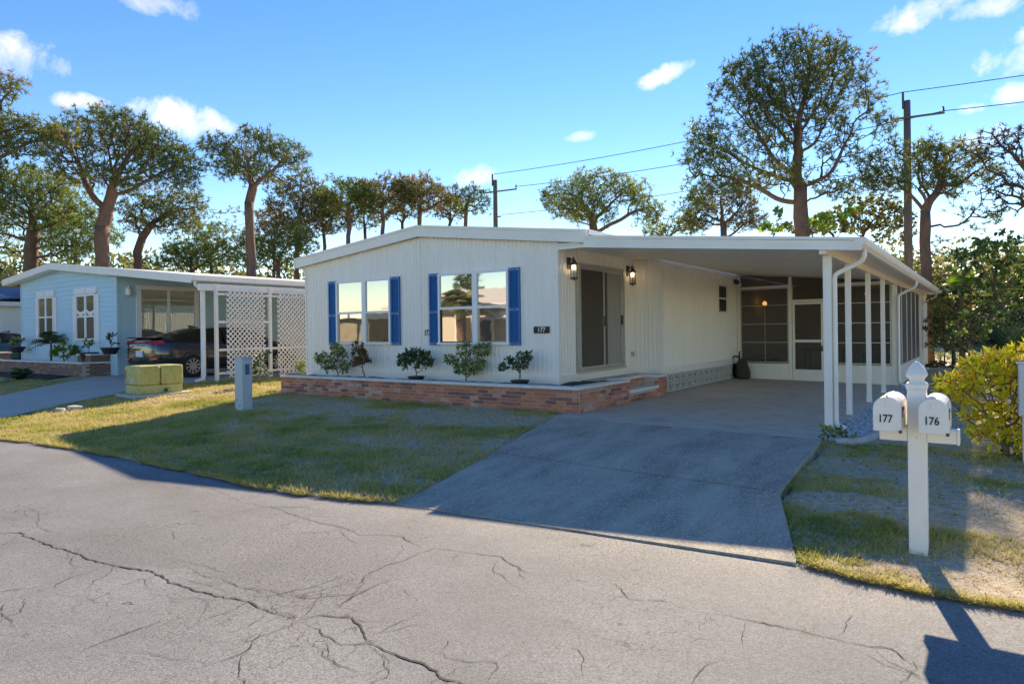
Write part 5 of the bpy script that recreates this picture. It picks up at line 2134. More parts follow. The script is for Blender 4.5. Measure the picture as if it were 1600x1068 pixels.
def pine(label, trunk_px, t, specs, seed, n_att=420, rbase=.3, needles=PINE, tuft=9, L=.21, step=.25, kill=.25, gz=.3, extra=None, W=.0155, bark=BARK, name='pine_tree', group='pine trees behind the houses', keep=1.0, tmin=.0, tmax=1.0):
    g = np.random.default_rng(seed)
    pts = [at(x, y, t) for x, y in trunk_px]
    base = pts[0].copy()
    base[2] = gz - .2
    top = pts[-1]
    line = [base]
    chain = [base] + pts
    for a, b in zip(chain[:-1], chain[1:]):
        k = max(1, int(np.linalg.norm(b - a) / .45))
        for i in range(1, k + 1):
            line.append(a + (b - a) * i / k + g.normal(0, .02, 3))
    ells = lobes([(a[0], a[1], a[2] * 1.12, a[3] * 1.12) for a in specs], t)
    att = sample_ellipsoids(ells, int(n_att * 6.4), g, .45, .25, .95)
    if extra:
        for (px, py, dt) in extra:
            att = np.concatenate([att, at(px, py, t + dt)[None] + g.normal(0, .25, (4, 3))])
    # only the upper trunk may branch
    P, par = colonize(line, att, step, kill, g, up=.04)
    rbase = rbase * .82
    rad, desc = radii(P, par, .009, rbase * .9)
    nt0 = len(line)
    hgt = np.arange(nt0) / nt0
    raw = rad.copy()
    rad[:nt0] = np.maximum(rad[:nt0], rbase * (1.05 - .40 * hgt))
    for i in range(nt0, len(P)):
        rad[i] = max(.010, rad[par[i]] * min(.985, (raw[i] / raw[par[i]]) ** (1.0 if raw[i] < .10 else .92)))
        if par[i] < nt0 - 1:
            rad[i] = min(rad[i], .45 * rad[par[i]])
    o = thing(name, (base[0], base[1], gz), label, 'tree', group)
    # gnarled offsets on thin limbs
    P[nt0:] += g.normal(0, .035, (len(P) - nt0, 3))
    wob = rad[:nt0] * (1 + .05 * g.normal(size=nt0))
    wob[0] *= 1.25
    MB().tube([tuple(q) for q in P[:nt0]], [float(v) for v in wob], 11).build('trunk', bark, o, smooth=True)
    sel = np.arange(len(P)) >= nt0
    thick = sel & (rad > .05)
    for _ in range(3):
        big = np.where(sel & (rad > .045))[0]
        acc, cnt = np.zeros_like(P), np.zeros(len(P))
        np.add.at(acc, par[big], P[big])
        np.add.at(cnt, par[big], 1)
        has = big[cnt[big] > 0]
        P[has] = .4 * P[has] + .3 * P[par[has]] + .3 * acc[has] / cnt[has][:, None]
    if thick.any():
        V, Fc = tubes(P, par, rad, 8, thick)
        # rounded joints so the bends of heavy limbs stay closed
        jn = np.where(thick)[0]
        la = np.array([(math.cos(a) * math.cos(b), math.sin(a) * math.cos(b), math.sin(b)) for b in np.linspace(-1.45, 1.45, 5) for a in np.arange(8) * math.pi / 4])
        Vj = P[jn][:, None] + la[None] * (rad[jn] * .99)[:, None, None]
        fj = np.array([(r * 8 + k, r * 8 + (k + 1) % 8, r * 8 + 8 + (k + 1) % 8, r * 8 + 8 + k) for r in range(4) for k in range(8)])
        Fc = np.concatenate([Fc, (fj[None] + (np.arange(len(jn)) * 40)[:, None, None]).reshape(-1, 4) + len(V)])
        V = np.concatenate([V, Vj.reshape(-1, 3)])
        np_mesh('limb', V, Fc, bark, o, smooth=True, kind='stuff')
    V, Fc = tubes(P, par, rad, 4, sel & ~thick)
    np_mesh('twigs', V, Fc, TWIG, o, kind='stuff')
    tips = sel & (desc <= 7)
    ci = np.where(tips)[0]
    if keep < 1:
        ci = ci[g.random(len(ci)) < keep]
    dm = unit_rows(P[ci] - P[par[ci]]) * .55 + np.array([0, 0, .42])
    clump = fbm(P[ci][:, 0] * .6 + seed, P[ci][:, 2] * .6 + P[ci][:, 1] * .4, 3)
    t0 = np.clip(tmin + (tmax - tmin) * np.clip((clump - .28) * 1.6 + g.normal(0, .13, len(ci)), 0, 1), 0, 1)
    cc = np.concatenate([P[ci], P[ci] + g.normal(0, L * .55, (len(ci), 3)), P[ci] + g.normal(0, L * .55, (len(ci), 3))])
    V, Fc, tn = blades(cc, np.concatenate([dm] * 3), tuft, L, W, g, .95, np.concatenate([t0] * 3))
    np_mesh('crown', V, Fc, needles, o, tint=tn, kind='stuff')
    return o


def bush(label, base, ells, seed, m, n_att=160, leaves=9, L=.12, W=.028, name='shrub', cat='shrub', group=None, step=.14, kill=.2, rbase=.025, stem=None, tip=.004, spread=.8, trunkh=.15, density=2, upb=.3, tmid=None):
    g = np.random.default_rng(seed)
    base = np.array(base, float)
    line = [base - np.array([0, 0, .03]), base + np.array([0, 0, trunkh * .5]), base + np.array([0, 0, trunkh])]
    att = sample_ellipsoids(ells, int(n_att * 1.9), g, .6, .1)
    P, par = colonize(line, att, step, kill, g, jit=.18)
    rad, desc = radii(P, par, tip, rbase)
    o = thing(name, base, label, cat, group)
    V, Fc = tubes(P, par, rad, 5)
    np_mesh('stems', V, Fc, stem or STEM, o, kind='stuff')
    ci = np.where((desc <= density + 2) & (np.arange(len(P)) > 2))[0]
    dm = unit_rows(P[ci] - P[par[ci]]) * .6 + np.array([0, 0, upb])
    t0 = np.clip(g.normal(.5 if tmid is None else tmid, .22, len(ci)), 0, 1)
    V, Fc, tn = blades(P[ci], dm, leaves, L, W, g, spread, t0, .18, True)
    np_mesh('foliage', V, Fc, m, o, tint=tn, kind='stuff')
    return o


# ------------------------------------------------------------------ the pines
pine('pine leaning into the picture at the upper left edge', [(-70, 430), (-68, 330), (-55, 240)], 25, [(12, 138, 30, 24), (15, 200, 55, 20), (75, 212, 45, 18), (30, 235, 50, 14), (-60, 200, 70, 60), (10, 265, 35, 12)], 21, 330, .30, PINE)
pine('wide green pine behind the aqua house at the far left', [(48, 420), (50, 390), (52, 360)], 32, [(50, 290, 70, 28), (100, 330, 50, 45), (10, 330, 55, 50), (60, 320, 60, 50), (110, 385, 40, 25), (-10, 385, 35, 30)], 22, 560, .42, PINEG, tmin=.0)
pine('tall fork-trunked pine behind the aqua house ridge', [(161, 425), (160, 380), (158, 352)], 29, [(165, 212, 85, 34), (110, 228, 45, 32), (235, 245, 65, 36), (280, 265, 40, 28), (200, 275, 75, 25), (120, 270, 45, 20)], 23, 620, .40, PINE)
pine('smaller bent pine with low limbs left of the twin trunk', [(216, 425), (215, 395), (222, 372)], 34, [(225, 325, 45, 20), (275, 318, 45, 28), (300, 340, 30, 15), (255, 350, 60, 14), (205, 345, 25, 18)], 24, 260, .30, PINE)
pine('slender pine with a flat crown and drooping side limb', [(394, 440), (391, 380), (388, 318)], 33, [(350, 232, 42, 20), (395, 225, 45, 22), (440, 245, 42, 24), (390, 262, 60, 26), (335, 255, 25, 14), (470, 270, 18, 10)], 25, 360, .34, PINE, extra=[(340, 345, 0), (325, 365, 0), (355, 340, 0), (435, 285, 0)])
row = [('first brownish pine in the distant row left of the white roof', 466, 400, [(465, 298, 44, 20), (440, 320, 30, 18), (490, 325, 36, 26), (465, 350, 45, 25)], PINEB),
       ('second pine in the distant row left of the white roof', 545, 395, [(540, 298, 42, 18), (560, 315, 32, 22), (520, 320, 26, 22)], PINEG),
       ('third pine in the distant row above the white roof slope', 598, 390, [(595, 295, 42, 18), (620, 305, 32, 22), (575, 310, 26, 20)], PINEB),
       ('fourth pine in the distant row above the roof ridge', 655, 380, [(655, 290, 36, 16), (685, 305, 34, 20), (640, 310, 26, 18)], PINEB),
       ('fifth and smallest pine beside the distant utility pole', 728, 370, [(728, 306, 26, 14), (745, 318, 18, 12), (715, 320, 16, 12)], PINEG)]
for k, (lab, x, y, sp, mm) in enumerate(row):
    sp = [(a[0], a[1] + 3, a[2] * 1.2, a[3] * 1.15) for a in sp]
    pine(lab, [(x - 2, y), (x, y - 28), (x + 1, y - 50)], 44, sp, 30 + k, 230, .22, mm, L=.28, W=.022, step=.32, kill=.36)
pine('round-headed green pine above the middle of the white roof', [(930, 385), (929, 365), (926, 350)], 38, [(925, 295, 52, 26), (885, 312, 40, 28), (970, 305, 45, 28), (1000, 335, 35, 25), (930, 325, 60, 25)], 41, 480, .34, PINEG, L=.24)
pine('very large gnarled pine towering over the carport', [(1252, 385), (1252, 340), (1250, 292)], 26.5, [(1225, 105, 75, 42), (1310, 100, 55, 42), (1160, 150, 52, 50), (1335, 160, 42, 48), (1240, 170, 85, 55), (1115, 225, 45, 45), (1160, 240, 60, 35), (1330, 225, 45, 40), (1110, 290, 40, 26), (1375, 195, 25, 22), (1190, 280, 70, 25), (1340, 285, 60, 22), (1090, 255, 28, 24), (1085, 312, 28, 16), (1395, 235, 20, 16)], 42, 980, .37, PINE, tmax=.9)
pine('brownish thin pine behind the left limbs of the large pine', [(1130, 395), (1132, 372), (1130, 350)], 36, [(1110, 320, 38, 22), (1150, 315, 36, 24), (1095, 345, 30, 16), (1165, 345, 36, 18)], 43, 300, .24, PINEB, L=.24)
pine('straight-trunked pine right of the nearer utility pole', [(1448, 480), (1447, 400), (1446, 330)], 25, [(1430, 250, 50, 26), (1480, 250, 52, 26), (1520, 275, 40, 22), (1400, 280, 40, 30), (1470, 290, 55, 20), (1385, 250, 30, 28)], 44, 480, .24, PINE, extra=[(1530, 355, 0), (1555, 350, 1), (1505, 365, 0), (1570, 330, 0), (1490, 340, 0)], tmax=.8)
pine('sparse dark pine reaching in from the right edge', [(1640, 480), (1638, 400), (1630, 330)], 21, [(1565, 215, 40, 18), (1600, 225, 40, 30), (1550, 240, 35, 14), (1580, 290, 40, 20), (1560, 320, 40, 22), (1620, 280, 40, 60)], 45, 300, .26, PINED, L=.17, kill=.32, step=.25, tuft=6)
for k, (lab, x, y, sp, tt) in enumerate([('low olive tree behind the gutter of the aqua house', 300, 430, [(280, 405, 45, 18), (330, 400, 40, 22)], 48),
                                         ('low bushy pine between the two houses', 435, 430, [(430, 395, 42, 26), (470, 375, 30, 30), (400, 405, 35, 20)], 40),
                                         ('pale green tree peeking over the middle of the carport roof', 1040, 385, [(1035, 362, 30, 12), (1070, 350, 30, 18)], 42)]):
    pine(lab, [(x, y), (x, y - 8)], tt, sp, 60 + k, 210, .2, PINEG, L=.28, W=.022, step=.32, kill=.36)

belt = [('hazy far pine filling the gap left of the smaller bent pine', 118, [(118, 345, 50, 26), (150, 370, 45, 24), (85, 375, 40, 22)], PINEG),
        ('far olive pine between the bent pine and the slender pine', 330, [(330, 372, 45, 24), (300, 388, 40, 20), (365, 385, 40, 22)], PINEG),
        ('far brownish pine just left of the white house corner', 428, [(425, 345, 36, 24), (450, 365, 36, 26), (405, 375, 34, 22)], PINEB),
        ('far pine overlapping the first two pines of the distant row', 506, [(505, 318, 38, 20), (512, 345, 42, 24), (485, 340, 26, 20)], PINEB),
        ('far pine filling the gap before the third pine of the row', 570, [(570, 312, 32, 18), (575, 335, 38, 22)], PINE),
        ('far pine crowding the fourth pine above the roof ridge', 628, [(628, 306, 30, 16), (632, 326, 36, 18)], PINE),
        ('thin far pine just left of the distant utility pole', 702, [(700, 318, 24, 14), (706, 332, 26, 12)], PINEB)]
for k, (lab, x, sp, mm) in enumerate(belt):
    y0 = max(a[1] for a in sp)
    pine(lab, [(x, y0 + 70), (x + 1, y0 + 40), (x, y0 + 22)], 49, sp, 160 + k, 170, .20, mm, L=.30, W=.025, step=.36, kill=.42)

# broadleaf trees and shrubs right of the carport


def leafy(label, px, t, specs, seed, m, n_att, leaves, L, W, name='broadleaf_tree', cat='tree', rbase=.10, step=.22, kill=.26, gz=.16, group='broadleaf trees and shrubs behind the carport'):
    b = at(px[0], px[1], t)
    b[2] = gz
    return bush(label, b, lobes(specs, t), seed, m, n_att, leaves, L, W, name, cat, group, step, kill, rbase, TWIG, .006, 1.1, .6, 2, .15)


leafy('olive brown leafy tree behind the carport roof edge', (1320, 440), 31, [(1300, 350, 50, 22), (1350, 335, 50, 32), (1390, 350, 40, 40), (1260, 355, 40, 16)], 70, BROADO, 800, 10, .20, .055)
leafy('bright lime leafed tree peeking under the large pine', (1300, 430), 25, [(1210, 355, 24, 14), (1290, 345, 30, 16), (1330, 330, 16, 10), (1215, 330, 10, 8)], 71, LIME, 150, 12, .22, .07)
leafy('tall leafy tree at the right edge behind the croton', (1545, 560), 19.5, [(1530, 410, 45, 38), (1570, 400, 45, 45), (1590, 440, 40, 50), (1545, 450, 45, 35)], 72, BROAD, 1300, 12, .14, .042)
leafy('sunlit olive shrub beside the far end of the porch', (1490, 560), 22, [(1490, 470, 36, 26), (1480, 500, 34, 30), (1510, 500, 35, 35), (1470, 530, 25, 20)], 73, BROADO, 1000, 12, .13, .04, 'shrub', 'shrub')
leafy('light green sapling shrub with pale stems right of the porch', (1515, 575), 17, [(1520, 500, 32, 26), (1510, 525, 28, 24), (1535, 480, 20, 16)], 74, BROAD, 380, 10, .13, .04, 'shrub', 'shrub', .03)
leafy('dark dense shrub filling the background right of the porch', (1560, 570), 24, [(1560, 515, 70, 30), (1600, 500, 50, 45), (1500, 535, 45, 18)], 75, DARKL, 1100, 12, .18, .05, 'shrub', 'shrub')
leafy('clipped yellow green hedge beyond the porch path', (1476, 572), 27, [(1462, 556, 16, 7), (1484, 556, 18, 8), (1505, 557, 12, 7)], 76, LIME, 330, 9, .09, .03, 'hedge', 'hedge', .03, .16, .2)
leafy('low bronze ground shrub along the porch path', (1470, 580), 23, [(1460, 572, 20, 5), (1490, 570, 22, 7), (1515, 566, 16, 9)], 77, RUSTL, 200, 9, .12, .04, 'shrub', 'shrub', .02, .16, .2)


def fronds(label, base, n, L, seed, m, name='palmetto', cat='palm', fan=True, h=.0, leafw=.03, group=None, trunk=None, droop=.35, segs=9):
    g = np.random.default_rng(seed)
    o = thing(name, base, label, cat, group)
    base = np.array(base, float)
    if h > 0:
        np_mesh('trunk', *tubes(np.array([base + np.array([0, 0, -.1 + (h + .1) * k / 8]) + g.normal(0, .01, 3) for k in range(9)]), np.arange(-1, 8), np.full(9, trunk or .14) * np.linspace(1.1, .95, 9), 9), BARK, o, smooth=True)
    c = base + np.array([0, 0, h])
    V, Fc, T = [], [], []
    for i in range(n):
        az = g.uniform(0, 6.283)
        el = g.uniform(.15, 1.35)
        d = np.array([math.cos(az) * math.cos(el), math.sin(az) * math.cos(el), math.sin(el)])
        ln = L * g.uniform(.75, 1.1)
        tt = g.uniform(.1, .9)
        side = unit_rows(np.cross(d, [0, 0, 1]))
        if fan:
            tip = c + d * ln * .55
            for k in range(13):
                a = (k - 6) / 6 * 1.25
                dd = d * math.cos(a) + side * math.sin(a) + np.array([0, 0, -.2 * abs(a)])
                e = tip + dd * ln * .5
                w_ = side * leafw * .6
                V += [tip - w_ * .3, tip + dd * ln * .22 + w_, e, tip + dd * ln * .22 - w_]
                Fc.append((len(V) - 4, len(V) - 3, len(V) - 2, len(V) - 1))
                T += [tt] * 4
            w_ = side * .008
            V += [c - w_, c + w_, tip + w_, tip - w_]
            Fc.append((len(V) - 4, len(V) - 3, len(V) - 2, len(V) - 1))
            T += [tt] * 4
        else:
            pts = [c + d * ln * s + np.array([0, 0, -droop * ln * s * s]) for s in np.linspace(0, 1, segs)]
            for k in range(1, segs):
                s = k / segs
                ll = L * .34 * math.sin(math.pi * min(1, s * .85 + .12))
                tg = unit_rows(pts[k] - pts[k - 1])
                for q in (0, .5):
                    p0 = pts[k - 1] + (pts[k] - pts[k - 1]) * q
                    for sg in (-1, 1):
                        dd = unit_rows(side * sg + tg * .6 + np.array([0, 0, -.35]))
                        V += [p0 - tg * leafw, p0 + tg * leafw, p0 + dd * ll]
                        V.append(p0 + dd * ll * .5 - tg * leafw)
                        Fc.append((len(V) - 4, len(V) - 3, len(V) - 2, len(V) - 1))
                        T += [tt] * 4
    np_mesh('fronds', np.array(V), np.array(Fc), m, o, tint=np.clip(np.array(T), 0, 1))
    return o


def gat(px, py, t, z=.16):
    b = at(px, py, t)
    b[2] = z
    return b


fronds('dark saw palmetto clump under the tree at the right edge', gat(1572, 560, 18), 34, 1.3, 80, DARKL, leafw=.05, h=.25, trunk=.06)
fronds('lime palm crown above the olive shrub right of the porch', gat(1502, 500, 24), 14, 1.3, 81, LIME, fan=False, h=2.6, leafw=.05, trunk=.09)

# yellow croton at the right
cb = onground(1572, 712)
tcr = float(np.dot(cb - EYE, fw))
bush('large yellow croton bush right of the mailboxes', cb, lobes([(1560, 578, 60, 34), (1600, 570, 50, 30), (1515, 604, 48, 26), (1600, 600, 50, 45), (1555, 625, 50, 30), (1580, 655, 45, 35), (1620, 640, 50, 50), (1490, 610, 28, 14), (1530, 640, 36, 22), (1560, 672, 50, 28), (1592, 690, 40, 22)], tcr), 90, CROTON, 2300, 9, .105, .016, 'croton_bush', 'bush', None, .085, .09, .035, STEM, .005, .8, .25, 2, .35, .78)
bush('small green weed clump at the foot of the front carport post', onground(1308, 690), lobes([(1300, 676, 22, 14), (1325, 685, 22, 10), (1285, 668, 10, 8)], float(np.dot(onground(1308, 690) - EYE, fw))), 91, BROAD, 150, 9, .05, .014, 'weed_clump', 'weed', None, .05, .07, .01, STEM, .003, .9, .03, 2, .2, .75)
bush('low green weeds at the base of the croton', onground(1590, 722), lobes([(1585, 708, 26, 12), (1610, 700, 20, 16)], tcr), 92, BROAD, 120, 9, .05, .014, 'weed_clump', 'weed', None, .05, .07, .01, STEM, .003, .9, .03, 2, .2, .6)


# plants in the brick planter
def ppos(px, y):
    d = ray(px, 560)
    q = EYE + d * (y / d[1])
    return np.array([q[0], y, .66])


def plant(label, px, y, specs, seed, m, n_att, leaves, L, W, name, pot=None, **kw):
    b = ppos(px, y)
    tt = float(np.dot(b - EYE, fw))
    if pot:
        t = thing('plant_pot', b, pot, 'pot', 'black pots in the brick planter')
        MB().lathe((b[0], b[1], b[2]), [(.12, 0), (.165, .07), (.175, .075), (.175, .095), (.155, .095), (.14, .06)], 16).build('pot_body', BLACKP, t, smooth=False)
        b = b + np.array([0, 0, .06])
    sp = [(a[0], a[1] - 1, a[2] * 1.15, a[3] * 1.15) for a in specs]
    return bush(label, b, lobes(sp, tt, .9), seed, m, int(n_att * 1.4), leaves, L, W, name, 'plant', 'plants in the brick planter', **kw)


kw = dict(step=.055, kill=.07, rbase=.013, tip=.003, trunkh=.05)
plant('leafy variegated schefflera at the left end of the planter', 528, 10.28, [(528, 555, 14, 16), (505, 562, 14, 10), (515, 572, 15, 10), (535, 574, 12, 10), (500, 556, 9, 5), (524, 543, 7, 5)], 100, VARIEG, 330, 7, .075, .018, 'schefflera_plant', **kw)
plant('bronze and green croton beside the leftmost schefflera', 569, 10.28, [(563, 552, 12, 10), (566, 562, 14, 8), (556, 568, 8, 8), (560, 541, 8, 6)], 101, RUSTL, 200, 8, .08, .020, 'croton_plant', **kw)
plant('dark rubber plant in the left black pot', 650, 10.22, [(640, 563, 16, 9), (660, 560, 14, 10), (628, 568, 6, 6), (670, 570, 7, 6), (645, 553, 12, 6)], 102, GLOSSL, 110, 6, .11, .030, 'rubber_plant', 'left shallow black pot in the middle of the planter', **kw)
plant('tall variegated schefflera below the right window', 728, 10.28, [(726, 548, 12, 14), (752, 548, 14, 10), (728, 575, 20, 14), (708, 566, 14, 8), (745, 570, 14, 10), (764, 540, 5, 6), (700, 560, 8, 5)], 103, VARIEG, 460, 7, .075, .018, 'schefflera_plant', **kw)
plant('open-branched rubber plant in the right black pot', 812, 10.22, [(800, 568, 12, 10), (820, 562, 11, 11), (788, 575, 9, 6), (828, 555, 5, 6), (810, 575, 12, 8)], 104, GLOSSL, 95, 6, .095, .026, 'rubber_plant', 'right shallow black pot below the number plaque', **kw)
b = ppos(473, 10.75)
b[2] = .52
b[0] -= .05
t = thing('plant_pot', b, 'black pot beside the lattice at the left end of the planter', 'pot', 'black pots in the brick planter')
MB().lathe((b[0], b[1], b[2] - .2), [(.10, 0), (.15, .3), (.165, .3), (.165, .34), (.14, .34)], 14).build('pot_body', BLACKP, t)
bush('yellow green potted plant beside the lattice', b + np.array([0, 0, .1]), [((b[0], b[1], b[2] + .3), (.14, .14, .16))], 105, VARIEG, 40, 8, .12, .02, 'potted_plant', 'plant', 'plants in the brick planter', **kw)

# plants in front of the aqua house
NPL = dict(group='plants in front of the aqua house')


def nplant(label, px, py, y, z, ell, seed, m, n_att, leaves, L, W, name, **kw2):
    q = atY(px, py, y)
    b = np.array([q[0], y, z])
    tt = float(np.dot(b - EYE, fw))
    return bush(label, b, lobes(ell, tt, .8), seed, m, n_att, leaves, L, W, name, 'plant', 'plants in front of the aqua house', **kw2)


k2 = dict(step=.12, kill=.16, rbase=.02, tip=.006, trunkh=.08)
nplant('rounded green shrub in front of the aqua house windows', 100, 560, 9.65, .8, [(92, 549, 16, 11), (112, 551, 14, 10), (82, 553, 10, 8)], 110, LIME, 330, 10, .12, .035, 'shrub', **k2)
nplant('small leafy plant in a pot right of the rounded shrub', 139, 545, 9.65, 1.15, [(139, 537, 10, 10), (145, 535, 6, 8)], 111, BROAD, 60, 7, .16, .045, 'potted_plant', **k2)
nplant('green and red potted plant at the left end of the brown planter', 27, 540, 9.7, 1.2, [(30, 532, 10, 7), (20, 534, 7, 6)], 112, BROAD, 50, 7, .14, .04, 'potted_plant', **k2)
nplant('reddish potted plant on the raised planter corner', 174, 540, 9.65, 1.2, [(180, 534, 7, 6), (168, 530, 5, 8)], 113, RUSTL, 40, 7, .16, .03, 'potted_plant', **k2)
nplant('flowering dark shrub behind the blue-grey pedestal', 405, 600, 10.3, .42, [(405, 570, 14, 15), (412, 555, 10, 8), (398, 585, 10, 10), (418, 580, 8, 10)], 114, DARKL, 300, 9, .11, .035, 'shrub', **k2)
for (px, y, z, lab) in ((139, 9.65, .8, 'dark round pot holding a leafy plant before the aqua house'), (172, 9.65, 1.11, 'dark bowl pot on the raised brown planter corner'), (27, 9.7, 1.11, 'dark bowl pot on the left raised brown planter')):
    q = atY(px, 548, y)
    t = thing('plant_pot', (q[0], y, z), lab, 'pot', 'dark pots in front of the aqua house')
    hh = .36 if z < 1 else .2
    MB().lathe((q[0], y, z), [(.16, 0), (.25, hh * .85), (.27, hh * .86), (.27, hh), (.23, hh)], 14).build('pot_body', BLACKP, t)
q = atY(80, 548, 9.7)
fronds('spiky dracaena in front of the left aqua house window', (q[0], 9.7, .8), 26, .75, 115, GLOSSL, 'dracaena', 'plant', False, .65, .02, 'plants in front of the aqua house', .03, .5, 6)
q = onground(33, 592)
fronds('small spiky cycad in the mulch bed at the far left', (q[0], q[1], q[2]), 22, .6, 116, DARKL, 'cycad', 'plant', False, .02, .02, 'plants in front of the aqua house', .03, .45, 7)
q0, q1 = onground(0, 590), onground(140, 592)
MUL = mat('dark_mulch', (.035, .024, .017), .95, (.06, .042, .03), 18, 4, .9, bump=.9, bscale=30)
A, B = np.meshgrid(np.linspace(-31, -22.3, 60), np.linspace(8.35, 9.14, 8))
ii = np.arange(A.size).reshape(A.shape)
Zm = ground(A, B, False) + .02 + .05 * fbm(A * 4, B * 4) * np.sin(np.linspace(0, np.pi, 8))[:, None]
Zm[0] -= .06
np_mesh('mulch_bed', np.stack([A, B, Zm], -1).reshape(-1, 3), np.stack([ii[:-1, :-1], ii[:-1, 1:], ii[1:, 1:], ii[1:, :-1]], -1).reshape(-1, 4), MUL, kind='structure')

# ------------------------------------------------------------------ across the street (seen as reflections in the windows)
TANB = mat('tan_brick', (.62, .55, .46), .85, (.52, .45, .36), 6, 4, .8, stretch=(1, 1, 4))
ah = thing('brick_house', (-27, -12, 0), 'tan brick house across the street, seen only as a reflection in the right window', 'house')
MB().box(-33, -19, -24, -12, 0, 3.0).build('wall', TANB, ah)
MB().box(-33.5, -18.5, -24.3, -11.3, 3.0, 3.22).build('eave', TRIM, ah)
MB().prism([(-33.6, -11.2, 3.22), (-18.4, -11.2, 3.22), (-18.4, -18, 4.6), (-33.6, -18, 4.6)], (0, 0, 0), (0, 0, .1)).build('roof', mat('tan_roof', (.58, .53, .48), .8, (.48, .43, .38), 2, 4, .8, stretch=(1, 5, 1)), ah)
MB().box(-27.4, -24.6, -12.0, -11.93, .1, 2.5).build('porch_shade_sheet', DARKSCREEN, ah)  # thin dark sheet standing in for the shade inside the porch opening
for x in (-27.4, -26, -24.6):
    MB().box(x - .06, x + .06, -11.93, -11.8, .1, 3.0).build('post', VINYL, ah)
MB().prism([(-24.5, -11.9, 2.9), (-22.4, -11.9, 2.9), (-22.4, -10.9, 2.3), (-24.5, -10.9, 2.3)], (0, 0, 0), (0, 0, .06)).build('awning', VINYL, ah)
ah2 = thing('mobile_home', (-41, -12, 0), 'white-roofed house across the street, seen only as a reflection in the left window', 'house')
MB().box(-50, -35.5, -24, -12, 0, 2.6).build('wall', mat('dull_brown_wall', (.30, .26, .20), .8, (.2, .17, .13), 2, 4, .8), ah2)  # wall colour varies at random between two browns
MB().box(-50.5, -35.0, -24.5, -11.4, 2.6, 3.0).build('roof', ROOFW, ah2)
fronds('feather palm across the street, seen only as a reflection in the right window', (-24.8, -9.2, 0), 46, 2.3, 120, BROADO, 'palm_tree', 'palm', False, 3.1, .05, None, .28, .55, 12)
for k, (x, y, h, lab) in enumerate(((-45, -27, 8.5, 'conifer across the street reflected at the left of the left window'), (-41, -30, 10.5, 'taller conifer across the street reflected in the left window'))):
    g = np.random.default_rng(130 + k)
    o = thing('conifer_tree', (x, y, 0), lab, 'tree', 'conifers across the street')
    MB().tube([(x, y, 0), (x, y, h)], [.2, .04], 7).build('trunk', BARK, o)
    zz = g.uniform(2, h, 420)
    rr = (h - zz) / h * 2.6 * g.random(420) ** .5
    aa = g.uniform(0, 6.283, 420)
    C = np.stack([x + rr * np.cos(aa), y + rr * np.sin(aa), zz], 1)
    V, Fc, tn = blades(C, np.stack([np.cos(aa), np.sin(aa), np.full(420, .2)], 1), 14, .6, .05, g, .6)
    np_mesh('crown', V, Fc, DARKL, o, tint=tn)
t = thing('street_light_pole', (-37.5, -8.5, 0), 'slim wooden pole across the street reflected in the left window', 'pole')
MB().tube([(-37.5, -8.5, 0), (-37.4, -8.5, 8)], [.16, .12], 8).build('pole', WOODP, t)

# ------------------------------------------------------------------ distant tree belt closing the horizon
g = np.random.default_rng(140)
C = []
for k in range(150):
    th = R(-62 + 124 * k / 149) + YAW - 0.0
    dd = g.uniform(55, 72)
    c = np.array([-math.sin(th) * dd, math.cos(th) * dd, g.uniform(2.0, 5.4)])
    n_ = 460
    d = unit_rows(g.normal(size=(n_, 3))) * (g.random((n_, 1)) ** .4)
    C.append(c + d * np.array([4.2, 4.2, g.uniform(2.0, 4.2)]))
C = np.concatenate(C)
V, Fc, tn = blades(C, np.tile([0, 0, .3], (len(C), 1)), 4, .55, .10, g, 1.0, fbm(C[:, 0] * .2, C[:, 1] * .2 + C[:, 2] * .3), .15, True)
o = np_mesh('far_woods', V, Fc, BROADO, tint=tn, kind='stuff')
tag(o, 'distant belt of low woods behind the houses', 'woods')

# ------------------------------------------------------------------ lawn grass


